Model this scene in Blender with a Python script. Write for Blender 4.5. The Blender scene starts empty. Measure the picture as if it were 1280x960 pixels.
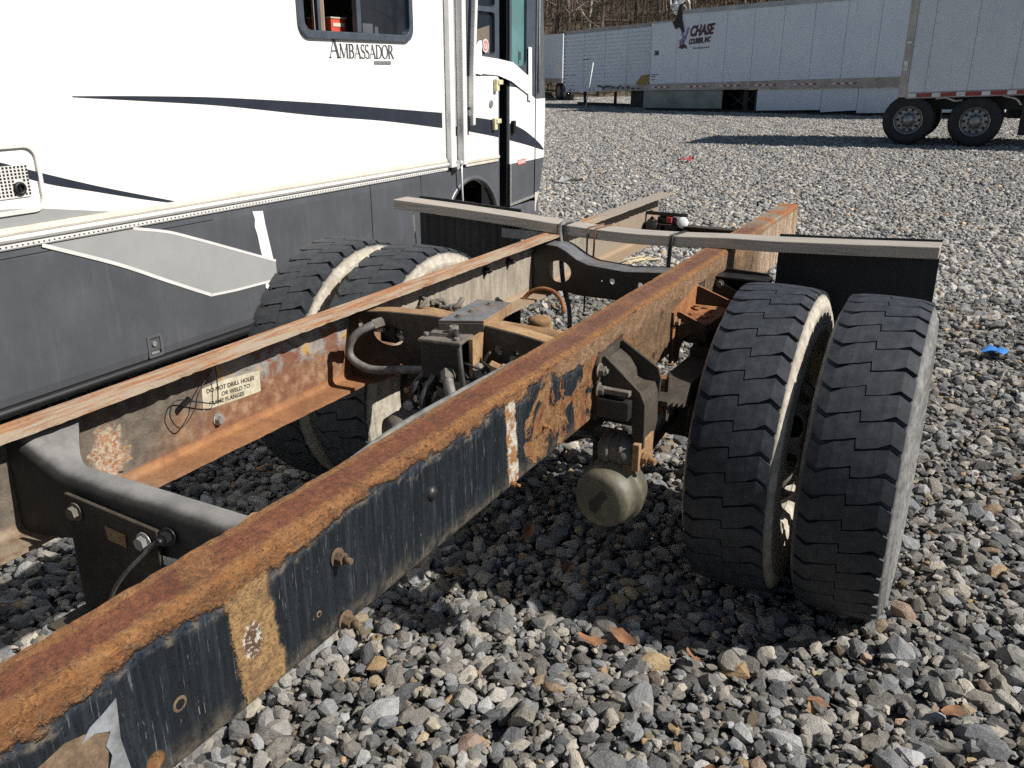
import bpy, bmesh, math, random
import numpy as np
from mathutils import Vector, Matrix
from mathutils.geometry import tessellate_polygon

rng = random.Random(7)
nr = np.random.RandomState(11)
SC = bpy.context.scene
COL = SC.collection

# ------------------------------------------------------------------ camera, sky, sun, exposure
CAM = Vector((1.3431, -3.0434, 1.8021))
YAW, PITCH, ROLL = 0.49044, -0.3469, 0.00205
def cam_axes():
    cy, sy = math.cos(YAW), math.sin(YAW)
    f = Vector((-sy * math.cos(PITCH), cy * math.cos(PITCH), math.sin(PITCH)))
    r = Vector((cy, sy, 0)); u = r.cross(f)
    return r * math.cos(ROLL) + u * math.sin(ROLL), -r * math.sin(ROLL) + u * math.cos(ROLL), f
R_, U_, F_ = cam_axes()
cd = bpy.data.cameras.new("camera"); cam = bpy.data.objects.new("camera", cd); COL.objects.link(cam)
cd.sensor_width = 36; cd.lens = 1094.3 / 1280 * 36; cd.clip_start = 0.05; cd.clip_end = 2000
M = Matrix((R_, U_, -F_)).transposed().to_4x4(); M.translation = CAM
cam.matrix_world = M
SC.camera = cam
SUN = Vector((1.12, 0.18, 1.0)).normalized()
w = bpy.data.worlds.new("World"); SC.world = w; w.use_nodes = True
wn = w.node_tree; bg = wn.nodes["Background"]
sky = wn.nodes.new("ShaderNodeTexSky"); sky.sky_type = 'NISHITA'; sky.sun_disc = False
sky.sun_elevation = math.asin(SUN.z); sky.sun_rotation = math.atan2(SUN.x, SUN.y)
sky.air_density = 1.0; sky.dust_density = 0.6
wn.links.new(sky.outputs[0], bg.inputs[0]); bg.inputs[1].default_value = 0.05
sl = bpy.data.lights.new("sun", 'SUN'); sl.energy = 5.0; sl.angle = math.radians(0.53); sl.color = (1.0, 0.955, 0.89)
so = bpy.data.objects.new("sun", sl); COL.objects.link(so)
so.rotation_euler = SUN.to_track_quat('Z', 'Y').to_euler(); so.location = SUN * 60
SC.view_settings.view_transform = 'Standard'; SC.view_settings.look = 'None'
SC.view_settings.exposure = 0.38; SC.view_settings.gamma = 1.0; SC.view_settings.use_curve_mapping = False
SC.render.engine = 'CYCLES'
SC.cycles.max_bounces = 6; SC.cycles.diffuse_bounces = 3; SC.cycles.glossy_bounces = 3
SC.cycles.use_denoising = False; SC.cycles.use_adaptive_sampling = False
SC.cycles.caustics_reflective = False; SC.cycles.caustics_refractive = False

# ------------------------------------------------------------------ node helper
class NT:
    def __init__(s, name, emis=False):
        s.mat = bpy.data.materials.new(name); s.mat.use_nodes = True
        s.t = s.mat.node_tree; s.N = s.t.nodes; s.L = s.t.links
        s.b = s.N["Principled BSDF"]
        s.tc = s.N.new("ShaderNodeTexCoord"); s.P = s.tc.outputs["Object"]
        s._sep = None
    def put(s, sock, v):
        if isinstance(v, bpy.types.NodeSocket): s.L.new(v, sock)
        else:
            if sock.type == 'RGBA' and not isinstance(v, (int, float)): v = tuple(v) + (1,) if len(v) == 3 else v
            sock.default_value = v
    def sep(s):
        if not s._sep:
            s._sep = s.N.new("ShaderNodeSeparateXYZ"); s.L.new(s.P, s._sep.inputs[0])
        return s._sep.outputs
    def m(s, op, a, b=0.0, c=0.0, clamp=False):
        n = s.N.new("ShaderNodeMath"); n.operation = op; n.use_clamp = clamp
        s.put(n.inputs[0], a); s.put(n.inputs[1], b); s.put(n.inputs[2], c); return n.outputs[0]
    def vscale(s, v, sc):
        n = s.N.new("ShaderNodeVectorMath"); n.operation = 'MULTIPLY'; s.put(n.inputs[0], v); n.inputs[1].default_value = sc
        return n.outputs[0]
    def noise(s, scale, detail=4, rough=.6, vec=None, stretch=None, dist=0.0, col=False):
        n = s.N.new("ShaderNodeTexNoise"); v = vec or s.P
        if stretch: v = s.vscale(v, stretch)
        s.L.new(v, n.inputs["Vector"]); n.inputs["Scale"].default_value = scale
        n.inputs["Detail"].default_value = detail; n.inputs["Roughness"].default_value = rough
        n.inputs["Distortion"].default_value = dist
        return n.outputs["Color" if col else "Fac"]
    def vor(s, scale, vec=None, feat='F1', out="Distance"):
        n = s.N.new("ShaderNodeTexVoronoi"); n.feature = feat; s.L.new(vec or s.P, n.inputs["Vector"])
        n.inputs["Scale"].default_value = scale; return n.outputs[out]
    def ss(s, x, a, b, lo=0.0, hi=1.0):
        n = s.N.new("ShaderNodeMapRange"); n.interpolation_type = 'SMOOTHSTEP'
        s.put(n.inputs[0], x); s.put(n.inputs[1], a); s.put(n.inputs[2], b); s.put(n.inputs[3], lo); s.put(n.inputs[4], hi)
        return n.outputs[0]
    def mix(s, f, a, b, mode='MIX'):
        n = s.N.new("ShaderNodeMix"); n.data_type = 'RGBA'; n.blend_type = mode
        s.put(n.inputs[0], f); s.put(n.inputs[6], a); s.put(n.inputs[7], b); return n.outputs[2]
    def ramp(s, f, stops):
        n = s.N.new("ShaderNodeValToRGB"); s.put(n.inputs[0], f); e = n.color_ramp.elements
        while len(e) < len(stops): e.new(.5)
        for k, (p, c) in enumerate(stops): e[k].position = p; e[k].color = tuple(c) + (1,)
        return n.outputs[0]
    def attr(s, name, typ):
        n = s.N.new("ShaderNodeAttribute"); n.attribute_name = name; n.attribute_type = typ; return n.outputs["Fac"]
    def done(s, col, rough=.7, metal=0.0, bump=None, bs=.4, bd=.004, spec=None):
        s.put(s.b.inputs["Base Color"], col); s.put(s.b.inputs["Roughness"], rough); s.put(s.b.inputs["Metallic"], metal)
        if spec is not None: s.b.inputs["Specular IOR Level"].default_value = spec
        if bump is not None:
            n = s.N.new("ShaderNodeBump"); n.inputs["Strength"].default_value = bs; n.inputs["Distance"].default_value = bd
            s.put(n.inputs["Height"], bump); s.L.new(n.outputs[0], s.b.inputs["Normal"])
        return s.mat

MAT = {}
def simple(name, col, rough=.6, metal=0.0, var=.25, scale=14, bump=0.0, dirt=None, spec=None):
    g = NT(name); n = g.noise(scale, 5, .65)
    c = g.mix(g.ss(n, .3, .7), [x * (1 - var) for x in col], [min(1, x * (1 + var)) for x in col])
    if dirt: c = g.mix(g.m('MULTIPLY', g.ss(g.noise(scale * .6, 6, .7), .45, .7), dirt[1]), c, dirt[0])
    MAT[name] = g.done(c, rough, metal, g.noise(scale * 8, 4, .7) if bump else None, bump, .003, spec)
    return MAT[name]

# ------------------------------------------------------------------ mesh builder
class MB:
    def __init__(s): s.v = []; s.f = []; s.mi = []; s.sm = []
    def add(s, vs, fs, m=0, smooth=False):
        o = len(s.v); s.v += [tuple(v) for v in vs]
        for f in fs: s.f.append([i + o for i in f]); s.mi.append(m); s.sm.append(smooth)
        return s
    def box(s, x0, x1, y0, y1, z0, z1, m=0):
        return s.add([(x0,y0,z0),(x1,y0,z0),(x1,y1,z0),(x0,y1,z0),(x0,y0,z1),(x1,y0,z1),(x1,y1,z1),(x0,y1,z1)],
                     [(0,3,2,1),(4,5,6,7),(0,1,5,4),(1,2,6,5),(2,3,7,6),(3,0,4,7)], m)
    def obox(s, c, size, rot=None, m=0):
        R = rot.to_matrix() if rot is not None and hasattr(rot, 'to_matrix') else (rot or Matrix.Identity(3))
        h = [a / 2 for a in size]; vs = []
        for dz in (-1, 1):
            for dx, dy in ((-1,-1),(1,-1),(1,1),(-1,1)):
                vs.append(Vector(c) + R @ Vector((dx*h[0], dy*h[1], dz*h[2])))
        return s.add(vs, [(0,3,2,1),(4,5,6,7),(0,1,5,4),(1,2,6,5),(2,3,7,6),(3,0,4,7)], m)
    def cyl(s, p0, p1, r0, r1=None, n=14, m=0, smooth=True):
        r1 = r0 if r1 is None else r1
        p0, p1 = Vector(p0), Vector(p1); d = (p1 - p0).normalized()
        a = d.orthogonal().normalized(); b = d.cross(a); vs = []
        for p, r in ((p0, r0), (p1, r1)):
            for k in range(n):
                t = 2 * math.pi * k / n; vs.append(p + (a * math.cos(t) + b * math.sin(t)) * r)
        s.add(vs, [(k, (k+1) % n, n + (k+1) % n, n + k) for k in range(n)], m, smooth)
        o = len(s.v) - 2 * n
        for f in ([o + k for k in range(n)][::-1], [o + n + k for k in range(n)]):
            s.f.append(f); s.mi.append(m); s.sm.append(False)
        return s
    def tube(s, pts, r, n=8, m=0):
        P = [Vector(p) for p in pts]; rr = r if isinstance(r, (list, tuple)) else [r] * len(P)
        vs = []; a = None
        for i, p in enumerate(P):
            d = (P[min(i+1, len(P)-1)] - P[max(i-1, 0)]).normalized()
            a = d.orthogonal().normalized() if a is None else (a - d * a.dot(d)).normalized()
            b = d.cross(a)
            for k in range(n):
                t = 2 * math.pi * k / n; vs.append(p + (a * math.cos(t) + b * math.sin(t)) * rr[i])
        fs = [(i*n+k, i*n+(k+1) % n, (i+1)*n+(k+1) % n, (i+1)*n+k) for i in range(len(P)-1) for k in range(n)]
        s.add(vs, fs, m, True)
        o = len(s.v) - n * len(P)
        for f in ([o + k for k in range(n)][::-1], [o + n*(len(P)-1) + k for k in range(n)]):
            s.f.append(f); s.mi.append(m); s.sm.append(False)
        return s
    def lathe(s, prof, o, ax, n=48, m=0, closed=False, smooth=True):
        """prof: (along axis, radius)"""
        o = Vector(o); ax = Vector(ax).normalized(); a = ax.orthogonal().normalized(); b = ax.cross(a); vs = []
        for (h, r) in prof:
            for k in range(n):
                t = 2 * math.pi * k / n; vs.append(o + ax * h + (a * math.cos(t) + b * math.sin(t)) * r)
        K = len(prof); rngk = range(K if closed else K - 1)
        return s.add(vs, [(i*n+k, i*n+(k+1) % n, ((i+1) % K)*n+(k+1) % n, ((i+1) % K)*n+k) for i in rngk for k in range(n)], m, smooth)
    def plate(s, outer, holes, t, fn, m=0):
        """flat plate from 2d loops; fn(u,v,w) -> xyz, w in 0..t"""
        loops = [[Vector((a, b, 0)) for a, b in L] for L in [outer] + list(holes)]
        tri = tessellate_polygon(loops); flat = [p for L in loops for p in L]; n = len(flat)
        vs = [fn(p.x, p.y, 0) for p in flat] + [fn(p.x, p.y, t) for p in flat]
        fs = [tuple(x) for x in tri] + [tuple(i + n for i in reversed(x)) for x in tri]
        o = 0
        for L in loops:
            k = len(L); fs += [(o+i, o+(i+1) % k, n+o+(i+1) % k, n+o+i) for i in range(k)]; o += k
        return s.add(vs, fs, m)
    def sweep(s, rings, closed=True, caps=True, m=0, smooth=False):
        n = len(rings[0]); vs = [p for r in rings for p in r]
        kk = range(n if closed else n - 1)
        s.add(vs, [(i*n+k, i*n+(k+1) % n, (i+1)*n+(k+1) % n, (i+1)*n+k) for i in range(len(rings)-1) for k in kk], m, smooth)
        if caps and closed:
            o = len(s.v) - len(vs); e = o + n * (len(rings) - 1)
            if n <= 4:
                s.f += [[o + k for k in range(n)][::-1], [e + k for k in range(n)]]; s.mi += [m, m]; s.sm += [False, False]
            else:
                for base, rg in ((o, rings[0]), (e, rings[-1])):
                    for tri in tessellate_polygon([[Vector(p) for p in rg]]):
                        s.f.append([base + i for i in tri]); s.mi.append(m); s.sm.append(False)
        return s
    def mesh(s, name, mats, off=(0, 0, 0)):
        me = bpy.data.meshes.new(name)
        ox, oy, oz = off
        me.from_pydata([(a-ox, b-oy, c-oz) for a, b, c in s.v], [], s.f)
        for mm in (mats if isinstance(mats, (list, tuple)) else [mats]): me.materials.append(MAT[mm] if isinstance(mm, str) else mm)
        me.polygons.foreach_set("material_index", s.mi); me.polygons.foreach_set("use_smooth", s.sm)
        bm = bmesh.new(); bm.from_mesh(me); bmesh.ops.recalc_face_normals(bm, faces=bm.faces); bm.to_mesh(me); bm.free()
        me.update(); return me
    def build(s, name, mats, parent=None, bevel=0.0, seg=2, off=None, **props):
        if off is None: off = root_loc(parent) if parent else (0, 0, 0)
        o = bpy.data.objects.new(name, s.mesh(name, mats, off)); COL.objects.link(o)
        if parent: o.parent = parent
        if bevel:
            md = o.modifiers.new("bevel", 'BEVEL'); md.width = bevel; md.segments = seg; md.limit_method = 'ANGLE'; md.angle_limit = math.radians(40)
            md.harden_normals = False
        for k, v in props.items(): o[k] = v
        return o
def root_loc(o):
    v = Vector((0, 0, 0))
    while o: v += o.location; o = o.parent
    return v
def thing(name, label, cat, loc=(0, 0, 0), group=None):
    o = bpy.data.objects.new(name, None); COL.objects.link(o); o.location = loc; o.empty_display_size = .2
    tag(o, label, cat, group); return o
def tag(o, label, cat, group=None):
    o['label'] = label; o['category'] = cat
    if group: o['group'] = group
    return o
def at_origin(mb, name, mats, loc, **k):
    """a single-mesh thing whose origin sits at loc"""
    o = mb.build(name, mats, None, off=loc, **k); o.location = loc; return o
def copy_tree(o, parent=None, loc=None):
    c = o.copy(); COL.objects.link(c)
    if parent: c.parent = parent
    if loc is not None: c.location = loc
    for ch in [x for x in bpy.data.objects if x.parent == o]: copy_tree(ch, c)
    return c
def catmull(pts, n=6):
    P = [Vector(p) for p in pts]; P = [P[0]*2-P[1]] + P + [P[-1]*2-P[-2]]; out = []
    for i in range(1, len(P) - 2):
        for k in range(n):
            t = k / n; a, b, c, d = P[i-1:i+3]
            out.append(.5*((2*b)+(c-a)*t+(2*a-5*b+4*c-d)*t*t+(3*b-a-3*c+d)*t**3))
    out.append(P[-2]); return out
def ss(x, a, b):
    t = max(0, min(1, (x - a) / (b - a))); return t * t * (3 - 2 * t)
def rrect(x0, x1, y0, y1, r, n=5):
    out = []
    for cx, cy, a0 in ((x1-r, y1-r, 0), (x0+r, y1-r, 90), (x0+r, y0+r, 180), (x1-r, y0+r, 270)):
        for k in range(n + 1):
            t = math.radians(a0 + 90 * k / n); out.append((cx + r*math.cos(t), cy + r*math.sin(t)))
    return out
def circ(cx, cy, rx, ry=None, n=16):
    ry = ry or rx
    return [(cx + rx*math.cos(2*math.pi*k/n), cy + ry*math.sin(2*math.pi*k/n)) for k in range(n)]
def text_geo(body, size, extrude=.001, shear=0.0, offset=0.0):
    cu = bpy.data.curves.new("t", 'FONT'); cu.body = body; cu.size = size; cu.extrude = extrude; cu.shear = shear; cu.offset = offset
    cu.resolution_u = 3
    o = bpy.data.objects.new("t", cu); COL.objects.link(o)
    dg = bpy.context.evaluated_depsgraph_get(); dg.update()
    me = bpy.data.meshes.new_from_object(o.evaluated_get(dg))
    vs = [tuple(v.co) for v in me.vertices]; fs = [tuple(p.vertices) for p in me.polygons]
    bpy.data.objects.remove(o); bpy.data.curves.remove(cu); bpy.data.meshes.remove(me)
    return vs, fs

# ------------------------------------------------------------------ materials
ZT, HR, HW, FW = 1.0885, 0.2595, 0.43, 0.095
def rail_near_mat():
    g = NT("rusted_navy_paint"); x, y, z = g.sep()
    n5 = g.noise(5, 4, .6); n25 = g.noise(26, 5, .65); n90 = g.noise(95, 5, .7); n8 = g.noise(8, 6, .68)
    td = g.m('SUBTRACT', ZT, z)
    edge = g.m('ADD', g.m('MULTIPLY', g.m('SUBTRACT', n5, .5), .13), g.m('MULTIPLY', g.m('SUBTRACT', n25, .5), .06))
    edge = g.m('ADD', edge, g.m('ADD', .027, g.ss(y, -1.95, -2.15, 0, .004)))
    fwd = g.ss(y, -1.25, -.9)
    edge = g.m('ADD', edge, g.m('MULTIPLY', fwd, .035))
    erust = g.ss(td, g.m('ADD', edge, .008), g.m('SUBTRACT', edge, .006))
    sheen_fringe = g.m('MULTIPLY', g.ss(td, g.m('ADD', edge, .028), g.m('ADD', edge, .0)), g.m('SUBTRACT', 1, erust))
    # paint
    st = g.noise(1, 5, .7, stretch=(1, 75, 5)); st2 = g.noise(1, 4, .7, stretch=(1, 190, 9))
    paint = g.mix(g.ss(st, .42, .72), (.0085, .0112, .0145), (.022, .029, .037))
    paint = g.mix(g.m('MULTIPLY', g.ss(g.noise(11, 5, .7), .5, .75), .6), paint, (.010, .014, .012))
    paint = g.mix(g.m('MULTIPLY', g.ss(st2, .60, .72), .6), paint, (.20, .21, .22))
    scr = g.ss(g.noise(1, 3, .8, stretch=(1, 240, 22)), .665, .73)
    paint = g.mix(g.m('MULTIPLY', scr, .5), paint, (.45, .45, .44))
    lowdust = g.m('MULTIPLY', g.ss(td, .20, .262), g.ss(g.noise(30, 4, .7), .35, .65))
    paint = g.mix(g.m('MULTIPLY', lowdust, .75), paint, (.15, .125, .09))
    # patches on the front half
    pm = g.m('ADD', g.noise(9, 7, .68, dist=.8), g.m('ADD', g.ss(y, -1.3, -.3, -.035, .10), g.ss(y, -1.26, -1.3, 0, -.5)))
    patch = g.ss(pm, .455, .49)
    spots = g.m('MULTIPLY', g.ss(g.vor(7.5), .14, .09), g.ss(g.noise(3, 2), .5, .6))
    # rust colours
    rust = g.ramp(g.m('ADD', g.m('MULTIPLY', n8, .6), g.m('MULTIPLY', n90, .4)),
                  [(.28, (.065, .022, .011)), (.42, (.16, .058, .020)), (.53, (.285, .112, .033)), (.66, (.37, .175, .065)), (.8, (.43, .28, .14))])
    tan = g.ramp(g.m('ADD', g.m('MULTIPLY', n25, .5), g.m('MULTIPLY', n90, .5)),
                 [(.3, (.15, .068, .024)), (.5, (.31, .158, .055)), (.7, (.42, .28, .14))])
    olive = g.ramp(n25, [(.3, (.045, .04, .028)), (.5, (.16, .125, .07)), (.7, (.30, .23, .13))])
    # top flange bands
    u = g.m('ADD', g.m('MULTIPLY', g.m('SUBTRACT', x, HW - FW), 1 / FW), g.m('MULTIPLY', g.m('SUBTRACT', g.noise(7, 5, .7), .5), .42))
    band = g.m('MULTIPLY', g.ss(u, .14, .23), g.ss(u, .84, .74))
    seam = g.m('ABSOLUTE', g.m('ADD', y, g.m('ADD', 2.25, g.m('MULTIPLY', g.m('SUBTRACT', x, .38), .55))))
    band = g.m('MULTIPLY', band, g.ss(seam, .022, .04))
    dark = g.ramp(g.m('ADD', g.m('MULTIPLY', n8, .45), g.m('MULTIPLY', n90, .55)),
                  [(.32, (.075, .021, .010)), (.44, (.17, .052, .021)), (.57, (.25, .088, .034)), (.72, (.31, .15, .08))])
    dark = g.mix(g.m('MULTIPLY', g.ss(y, -1.4, -.7), .75), dark, g.ramp(n8, [(.35, (.15, .062, .036)), (.55, (.21, .105, .065)), (.7, (.30, .14, .06))]))
    toprust = g.mix(band, g.mix(.45, rust, tan), dark)
    istop = g.ss(td, .016, .009)
    cream = g.ramp(st, [(.4, (.30, .13, .05)), (.52, (.5, .40, .28)), (.62, (.62, .56, .46))])
    toprust = g.mix(g.ss(y, 1.0, 1.5), toprust, g.mix(g.ss(n5, .42, .56), (.33, .27, .20), (.42, .16, .05)))
    edgerust = g.mix(g.ss(td, .01, .05), g.mix(.3, rust, tan), g.mix(.5, rust, tan))
    edgerust = g.mix(g.m('MULTIPLY', fwd, .55), edgerust, g.mix(g.ss(n25, .4, .6), (.40, .30, .20), (.25, .16, .09)))
    edgerust = g.mix(g.m('MULTIPLY', g.ss(n90, .50, .62), .55), edgerust, (.075, .055, .040))
    edgerust = g.mix(g.m('MULTIPLY', g.ss(g.noise(60, 5, .75, dist=1.0), .58, .68), .6), edgerust, (.36, .32, .26))
    col = g.mix(g.m('MULTIPLY', sheen_fringe, .7), paint, g.mix(g.ss(n25, .45, .62), (.045, .060, .082), (.26, .22, .17)))  # bluish sky sheen painted below the rust, mixed with tan worn edge
    pcol = g.mix(g.ss(y, -.75, -.3), g.mix(g.ss(n25, .4, .6), rust, tan), g.mix(.35, olive, rust))
    col = g.mix(g.m('MULTIPLY', patch, .93), col, pcol)
    col = g.mix(g.m('MULTIPLY', spots, .8), col, tan)
    wob = g.m('MULTIPLY', g.m('SUBTRACT', n25, .5), .035)
    yy = g.m('ADD', y, g.m('ADD', wob, g.m('MULTIPLY', td, -.10)))
    s1 = g.m('MULTIPLY', g.ss(yy, -2.262, -2.255), g.ss(yy, -2.16, -2.172))
    col = g.mix(s1, col, g.mix(g.ss(n25, .40, .66), g.mix(g.ss(n90, .45, .62), (.33, .205, .085), (.20, .105, .042)), (.17, .10, .05)))
    dy = g.m('ADD', y, 2.205); dz = g.m('SUBTRACT', z, .945)
    rr = g.m('SQRT', g.m('ADD', g.m('MULTIPLY', dy, dy), g.m('MULTIPLY', g.m('MULTIPLY', dz, dz), .5)))
    rr = g.m('ADD', rr, g.m('MULTIPLY', g.m('SUBTRACT', n90, .5), .03))
    col = g.mix(g.ss(rr, .024, .017), col, g.mix(g.ss(n90, .40, .52), (.55, .51, .44), (.10, .05, .025)))
    s2 = g.m('MULTIPLY', g.ss(yy, -1.375, -1.368), g.ss(yy, -1.318, -1.325))
    col = g.mix(s2, col, g.mix(g.ss(n25, .47, .55), (.50, .45, .38), (.30, .15, .06)))
    col = g.mix(erust, col, g.mix(istop, edgerust, toprust))
    col = g.mix(g.m('MULTIPLY', g.ss(y, 1.0, 1.4), g.ss(td, .012, .03)), col, cream)
    crust = g.m('ADD', g.m('MULTIPLY', g.noise(48, 6, .75, dist=.6), .55), g.m('MULTIPLY', g.noise(170, 4, .8), .45))
    col = g.mix(g.m('MULTIPLY', g.m('MAXIMUM', erust, patch), .9), col, g.mix(1.0, col, g.ramp(crust, [(.34, (.22, .20, .19)), (.46, (.64, .61, .59)), (.56, (.86, .83, .80)), (.68, (1.12, 1.18, 1.24))]), 'MULTIPLY'))
    pits = g.ss(g.noise(130, 4, .85, dist=.5), .60, .66)
    col = g.mix(g.m('MULTIPLY', g.m('MULTIPLY', pits, g.m('MAXIMUM', erust, patch)), .75), col, (.045, .024, .016))
    cracks = g.m('MULTIPLY', g.ss(g.noise(1, 5, .8, stretch=(90, 9, 90), dist=1.2), .62, .66), erust)
    col = g.mix(g.m('MULTIPLY', cracks, .7), col, (.05, .025, .016))
    rustall = g.m('MAXIMUM', g.m('MAXIMUM', erust, patch), g.m('MAXIMUM', s1, s2))
    rough = g.mix(rustall, g.m('ADD', .30, g.m('MULTIPLY', n25, .18)), (.88, .88, .88))
    h = g.m('ADD', g.m('MULTIPLY', rustall, g.m('ADD', g.m('MULTIPLY', n90, .8), g.m('MULTIPLY', n25, 1.2))), g.m('MULTIPLY', n90, .10))
    h = g.m('SUBTRACT', h, g.m('MULTIPLY', g.m('MAXIMUM', pits, cracks), 1.2))
    MAT["rail_near"] = g.done(col, rough, 0, h, 1.0, .007)
def rail_far_mat():
    g = NT("rusted_dusty_steel"); x, y, z = g.sep()
    n5 = g.noise(4.2, 5, .6); n25 = g.noise(24, 5, .68); n90 = g.noise(90, 5, .72); n8 = g.noise(7.5, 6, .68, dist=.6)
    td = g.m('SUBTRACT', ZT, z)
    rust = g.ramp(g.m('ADD', g.m('MULTIPLY', n8, .6), g.m('MULTIPLY', n90, .4)),
                  [(.30, (.085, .030, .016)), (.44, (.20, .078, .032)), (.55, (.35, .15, .055)), (.68, (.44, .26, .12)), (.8, (.5, .4, .26))])
    dust = g.mix(g.ss(n25, .35, .65), (.085, .070, .054), (.15, .125, .095))
    dust = g.mix(g.m('MULTIPLY', g.ss(n90, .55, .72), .5), dust, (.03, .026, .022))
    pale = g.mix(g.ss(g.noise(1, 5, .7, stretch=(1, 26, 7)), .35, .68), (.22, .19, .15), (.36, .315, .25))
    mid = g.ramp(n8, [(.34, (.13, .052, .035)), (.45, (.20, .085, .05)), (.50, (.20, .185, .17)), (.58, (.30, .275, .24)), (.63, (.42, .26, .08)), (.75, (.36, .19, .06))])
    yw = g.m('ADD', y, g.m('MULTIPLY', g.m('SUBTRACT', n5, .5), .5))
    web = g.mix(g.ss(yw, -1.62, -1.42), dust, mid)
    web = g.mix(g.ss(yw, -.75, -.5), web, pale)
    low = g.m('ADD', td, g.m('MULTIPLY', g.m('SUBTRACT', n8, .5), .16))
    midrust = g.m('MULTIPLY', g.ss(low, .125, .15), g.m('MULTIPLY', g.ss(yw, -1.7, -1.45), g.ss(yw, -.6, -.8)))
    web = g.mix(midrust, web, g.ramp(n25, [(.3, (.12, .048, .028)), (.5, (.20, .095, .05)), (.65, (.30, .19, .11)), (.8, (.36, .26, .16))]))
    dy = g.m('ADD', y, 1.80); dz = g.m('SUBTRACT', z, .92)
    rr = g.m('ADD', g.m('SQRT', g.m('ADD', g.m('MULTIPLY', dy, dy), g.m('MULTIPLY', g.m('MULTIPLY', dz, dz), .45))), g.m('MULTIPLY', g.m('SUBTRACT', n25, .5), .12))
    web = g.mix(g.ss(rr, .06, .035), web, g.mix(g.ss(n90, .4, .6), (.42, .36, .27), rust))
    web = g.mix(g.ss(y, 1.0, 1.3), web, g.mix(g.ss(n8, .55, .70), (.26, .21, .16), (.32, .13, .06)))
    bot = g.ss(td, .222, .240)
    botc = g.mix(g.ss(yw, -2.0, -1.55), g.mix(g.ss(n25, .4, .65), (.25, .20, .14), (.17, .10, .06)), g.mix(.45, rust, (.24, .125, .06)))
    botc = g.mix(g.m('MULTIPLY', g.ss(yw, -.6, -.4), .75), botc, (.30, .24, .17))
    web = g.mix(bot, web, botc)
    top = g.ss(td, .03, .02)
    st = g.noise(1, 5, .7, stretch=(60, 5, 60))
    u = g.m('MULTIPLY', g.m('ADD', x, HW), 1 / FW)
    topc = g.mix(g.ss(g.m('ADD', st, g.m('MULTIPLY', u, .12)), .45, .68), g.mix(.3, rust, (.36, .15, .05)), (.36, .29, .21))
    topc = g.mix(g.ss(y, .9, 1.3), topc, (.28, .24, .20))
    col = g.mix(top, web, topc)
    h = g.m('ADD', g.m('MULTIPLY', n90, .7), g.m('MULTIPLY', n8, 2.0))
    MAT["rail_far"] = g.done(col, .88, 0, h, .7, .006)
def tyre_mats():
    g = NT("tread_rubber"); n = g.noise(30, 5, .7); n2 = g.noise(7, 4, .6)
    c = g.mix(g.ss(n, .35, .75), (.018, .0215, .027), (.044, .050, .059))
    c = g.mix(g.m('MULTIPLY', g.ss(n2, .5, .8), .6), c, (.046, .048, .050))
    st = g.noise(1, 4, .75, stretch=(230, 18, 18))
    c = g.mix(g.m('MULTIPLY', g.ss(st, .58, .74), .32), c, (.11, .115, .12))
    MAT["tread"] = g.done(c, .62, 0, g.noise(160, 4, .7), .25, .002)
    for nm, a, b in (("sidewall_dusty", (.31, .275, .22), (.50, .46, .385)), ("sidewall_grey", (.10, .10, .098), (.23, .225, .215))):
        g = NT(nm); n = g.noise(26, 6, .72)
        x, y, z = g.sep(); r = g.m('SQRT', g.m('ADD', g.m('MULTIPLY', y, y), g.m('MULTIPLY', z, z)))
        c = g.mix(g.ss(n, .35, .68), a, b)
        c = g.mix(g.m('MULTIPLY', g.ss(g.noise(70, 5, .75), .58, .70), .55), c, (.06, .06, .058))
        c = g.mix(g.m('MULTIPLY', g.ss(r, .520, .537), .8), c, (.05, .05, .05))
        MAT[nm] = g.done(c, .85, 0, g.m('ADD', g.noise(120, 4, .7), g.m('MULTIPLY', g.m('SINE', g.m('MULTIPLY', r, 420)), .35)), .5, .002)
def rust_mat(name, stops, bs=.6, scale=9, rough=.85):
    g = NT(name); n = g.m('ADD', g.m('MULTIPLY', g.noise(scale, 6, .68, dist=.4), .6), g.m('MULTIPLY', g.noise(scale * 9, 5, .7), .4))
    MAT[name] = g.done(g.ramp(n, stops), rough, 0, n, bs, .006)
def wood_mat():
    g = NT("weathered_wood"); x, y, z = g.sep()
    n = g.noise(1, 6, .7, stretch=(4, 160, 160), dist=.3); n2 = g.noise(1, 4, .6, stretch=(1.5, 30, 30)); nv = g.noise(1, 5, .75, stretch=(130, 6, 14))
    c = g.ramp(n, [(.3, (.17, .15, .13)), (.5, (.33, .30, .265)), (.7, (.47, .44, .40))])
    c = g.mix(g.ss(n2, .42, .62), c, (.36, .32, .27))
    c = g.mix(g.m('MULTIPLY', g.ss(nv, .6, .7), .45), c, (.10, .085, .07))
    k = g.vor(3.1); c = g.mix(g.ss(k, .05, .025), c, (.17, .08, .045))
    MAT["wood"] = g.done(c, .85, 0, n, .4, .003)
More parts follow.
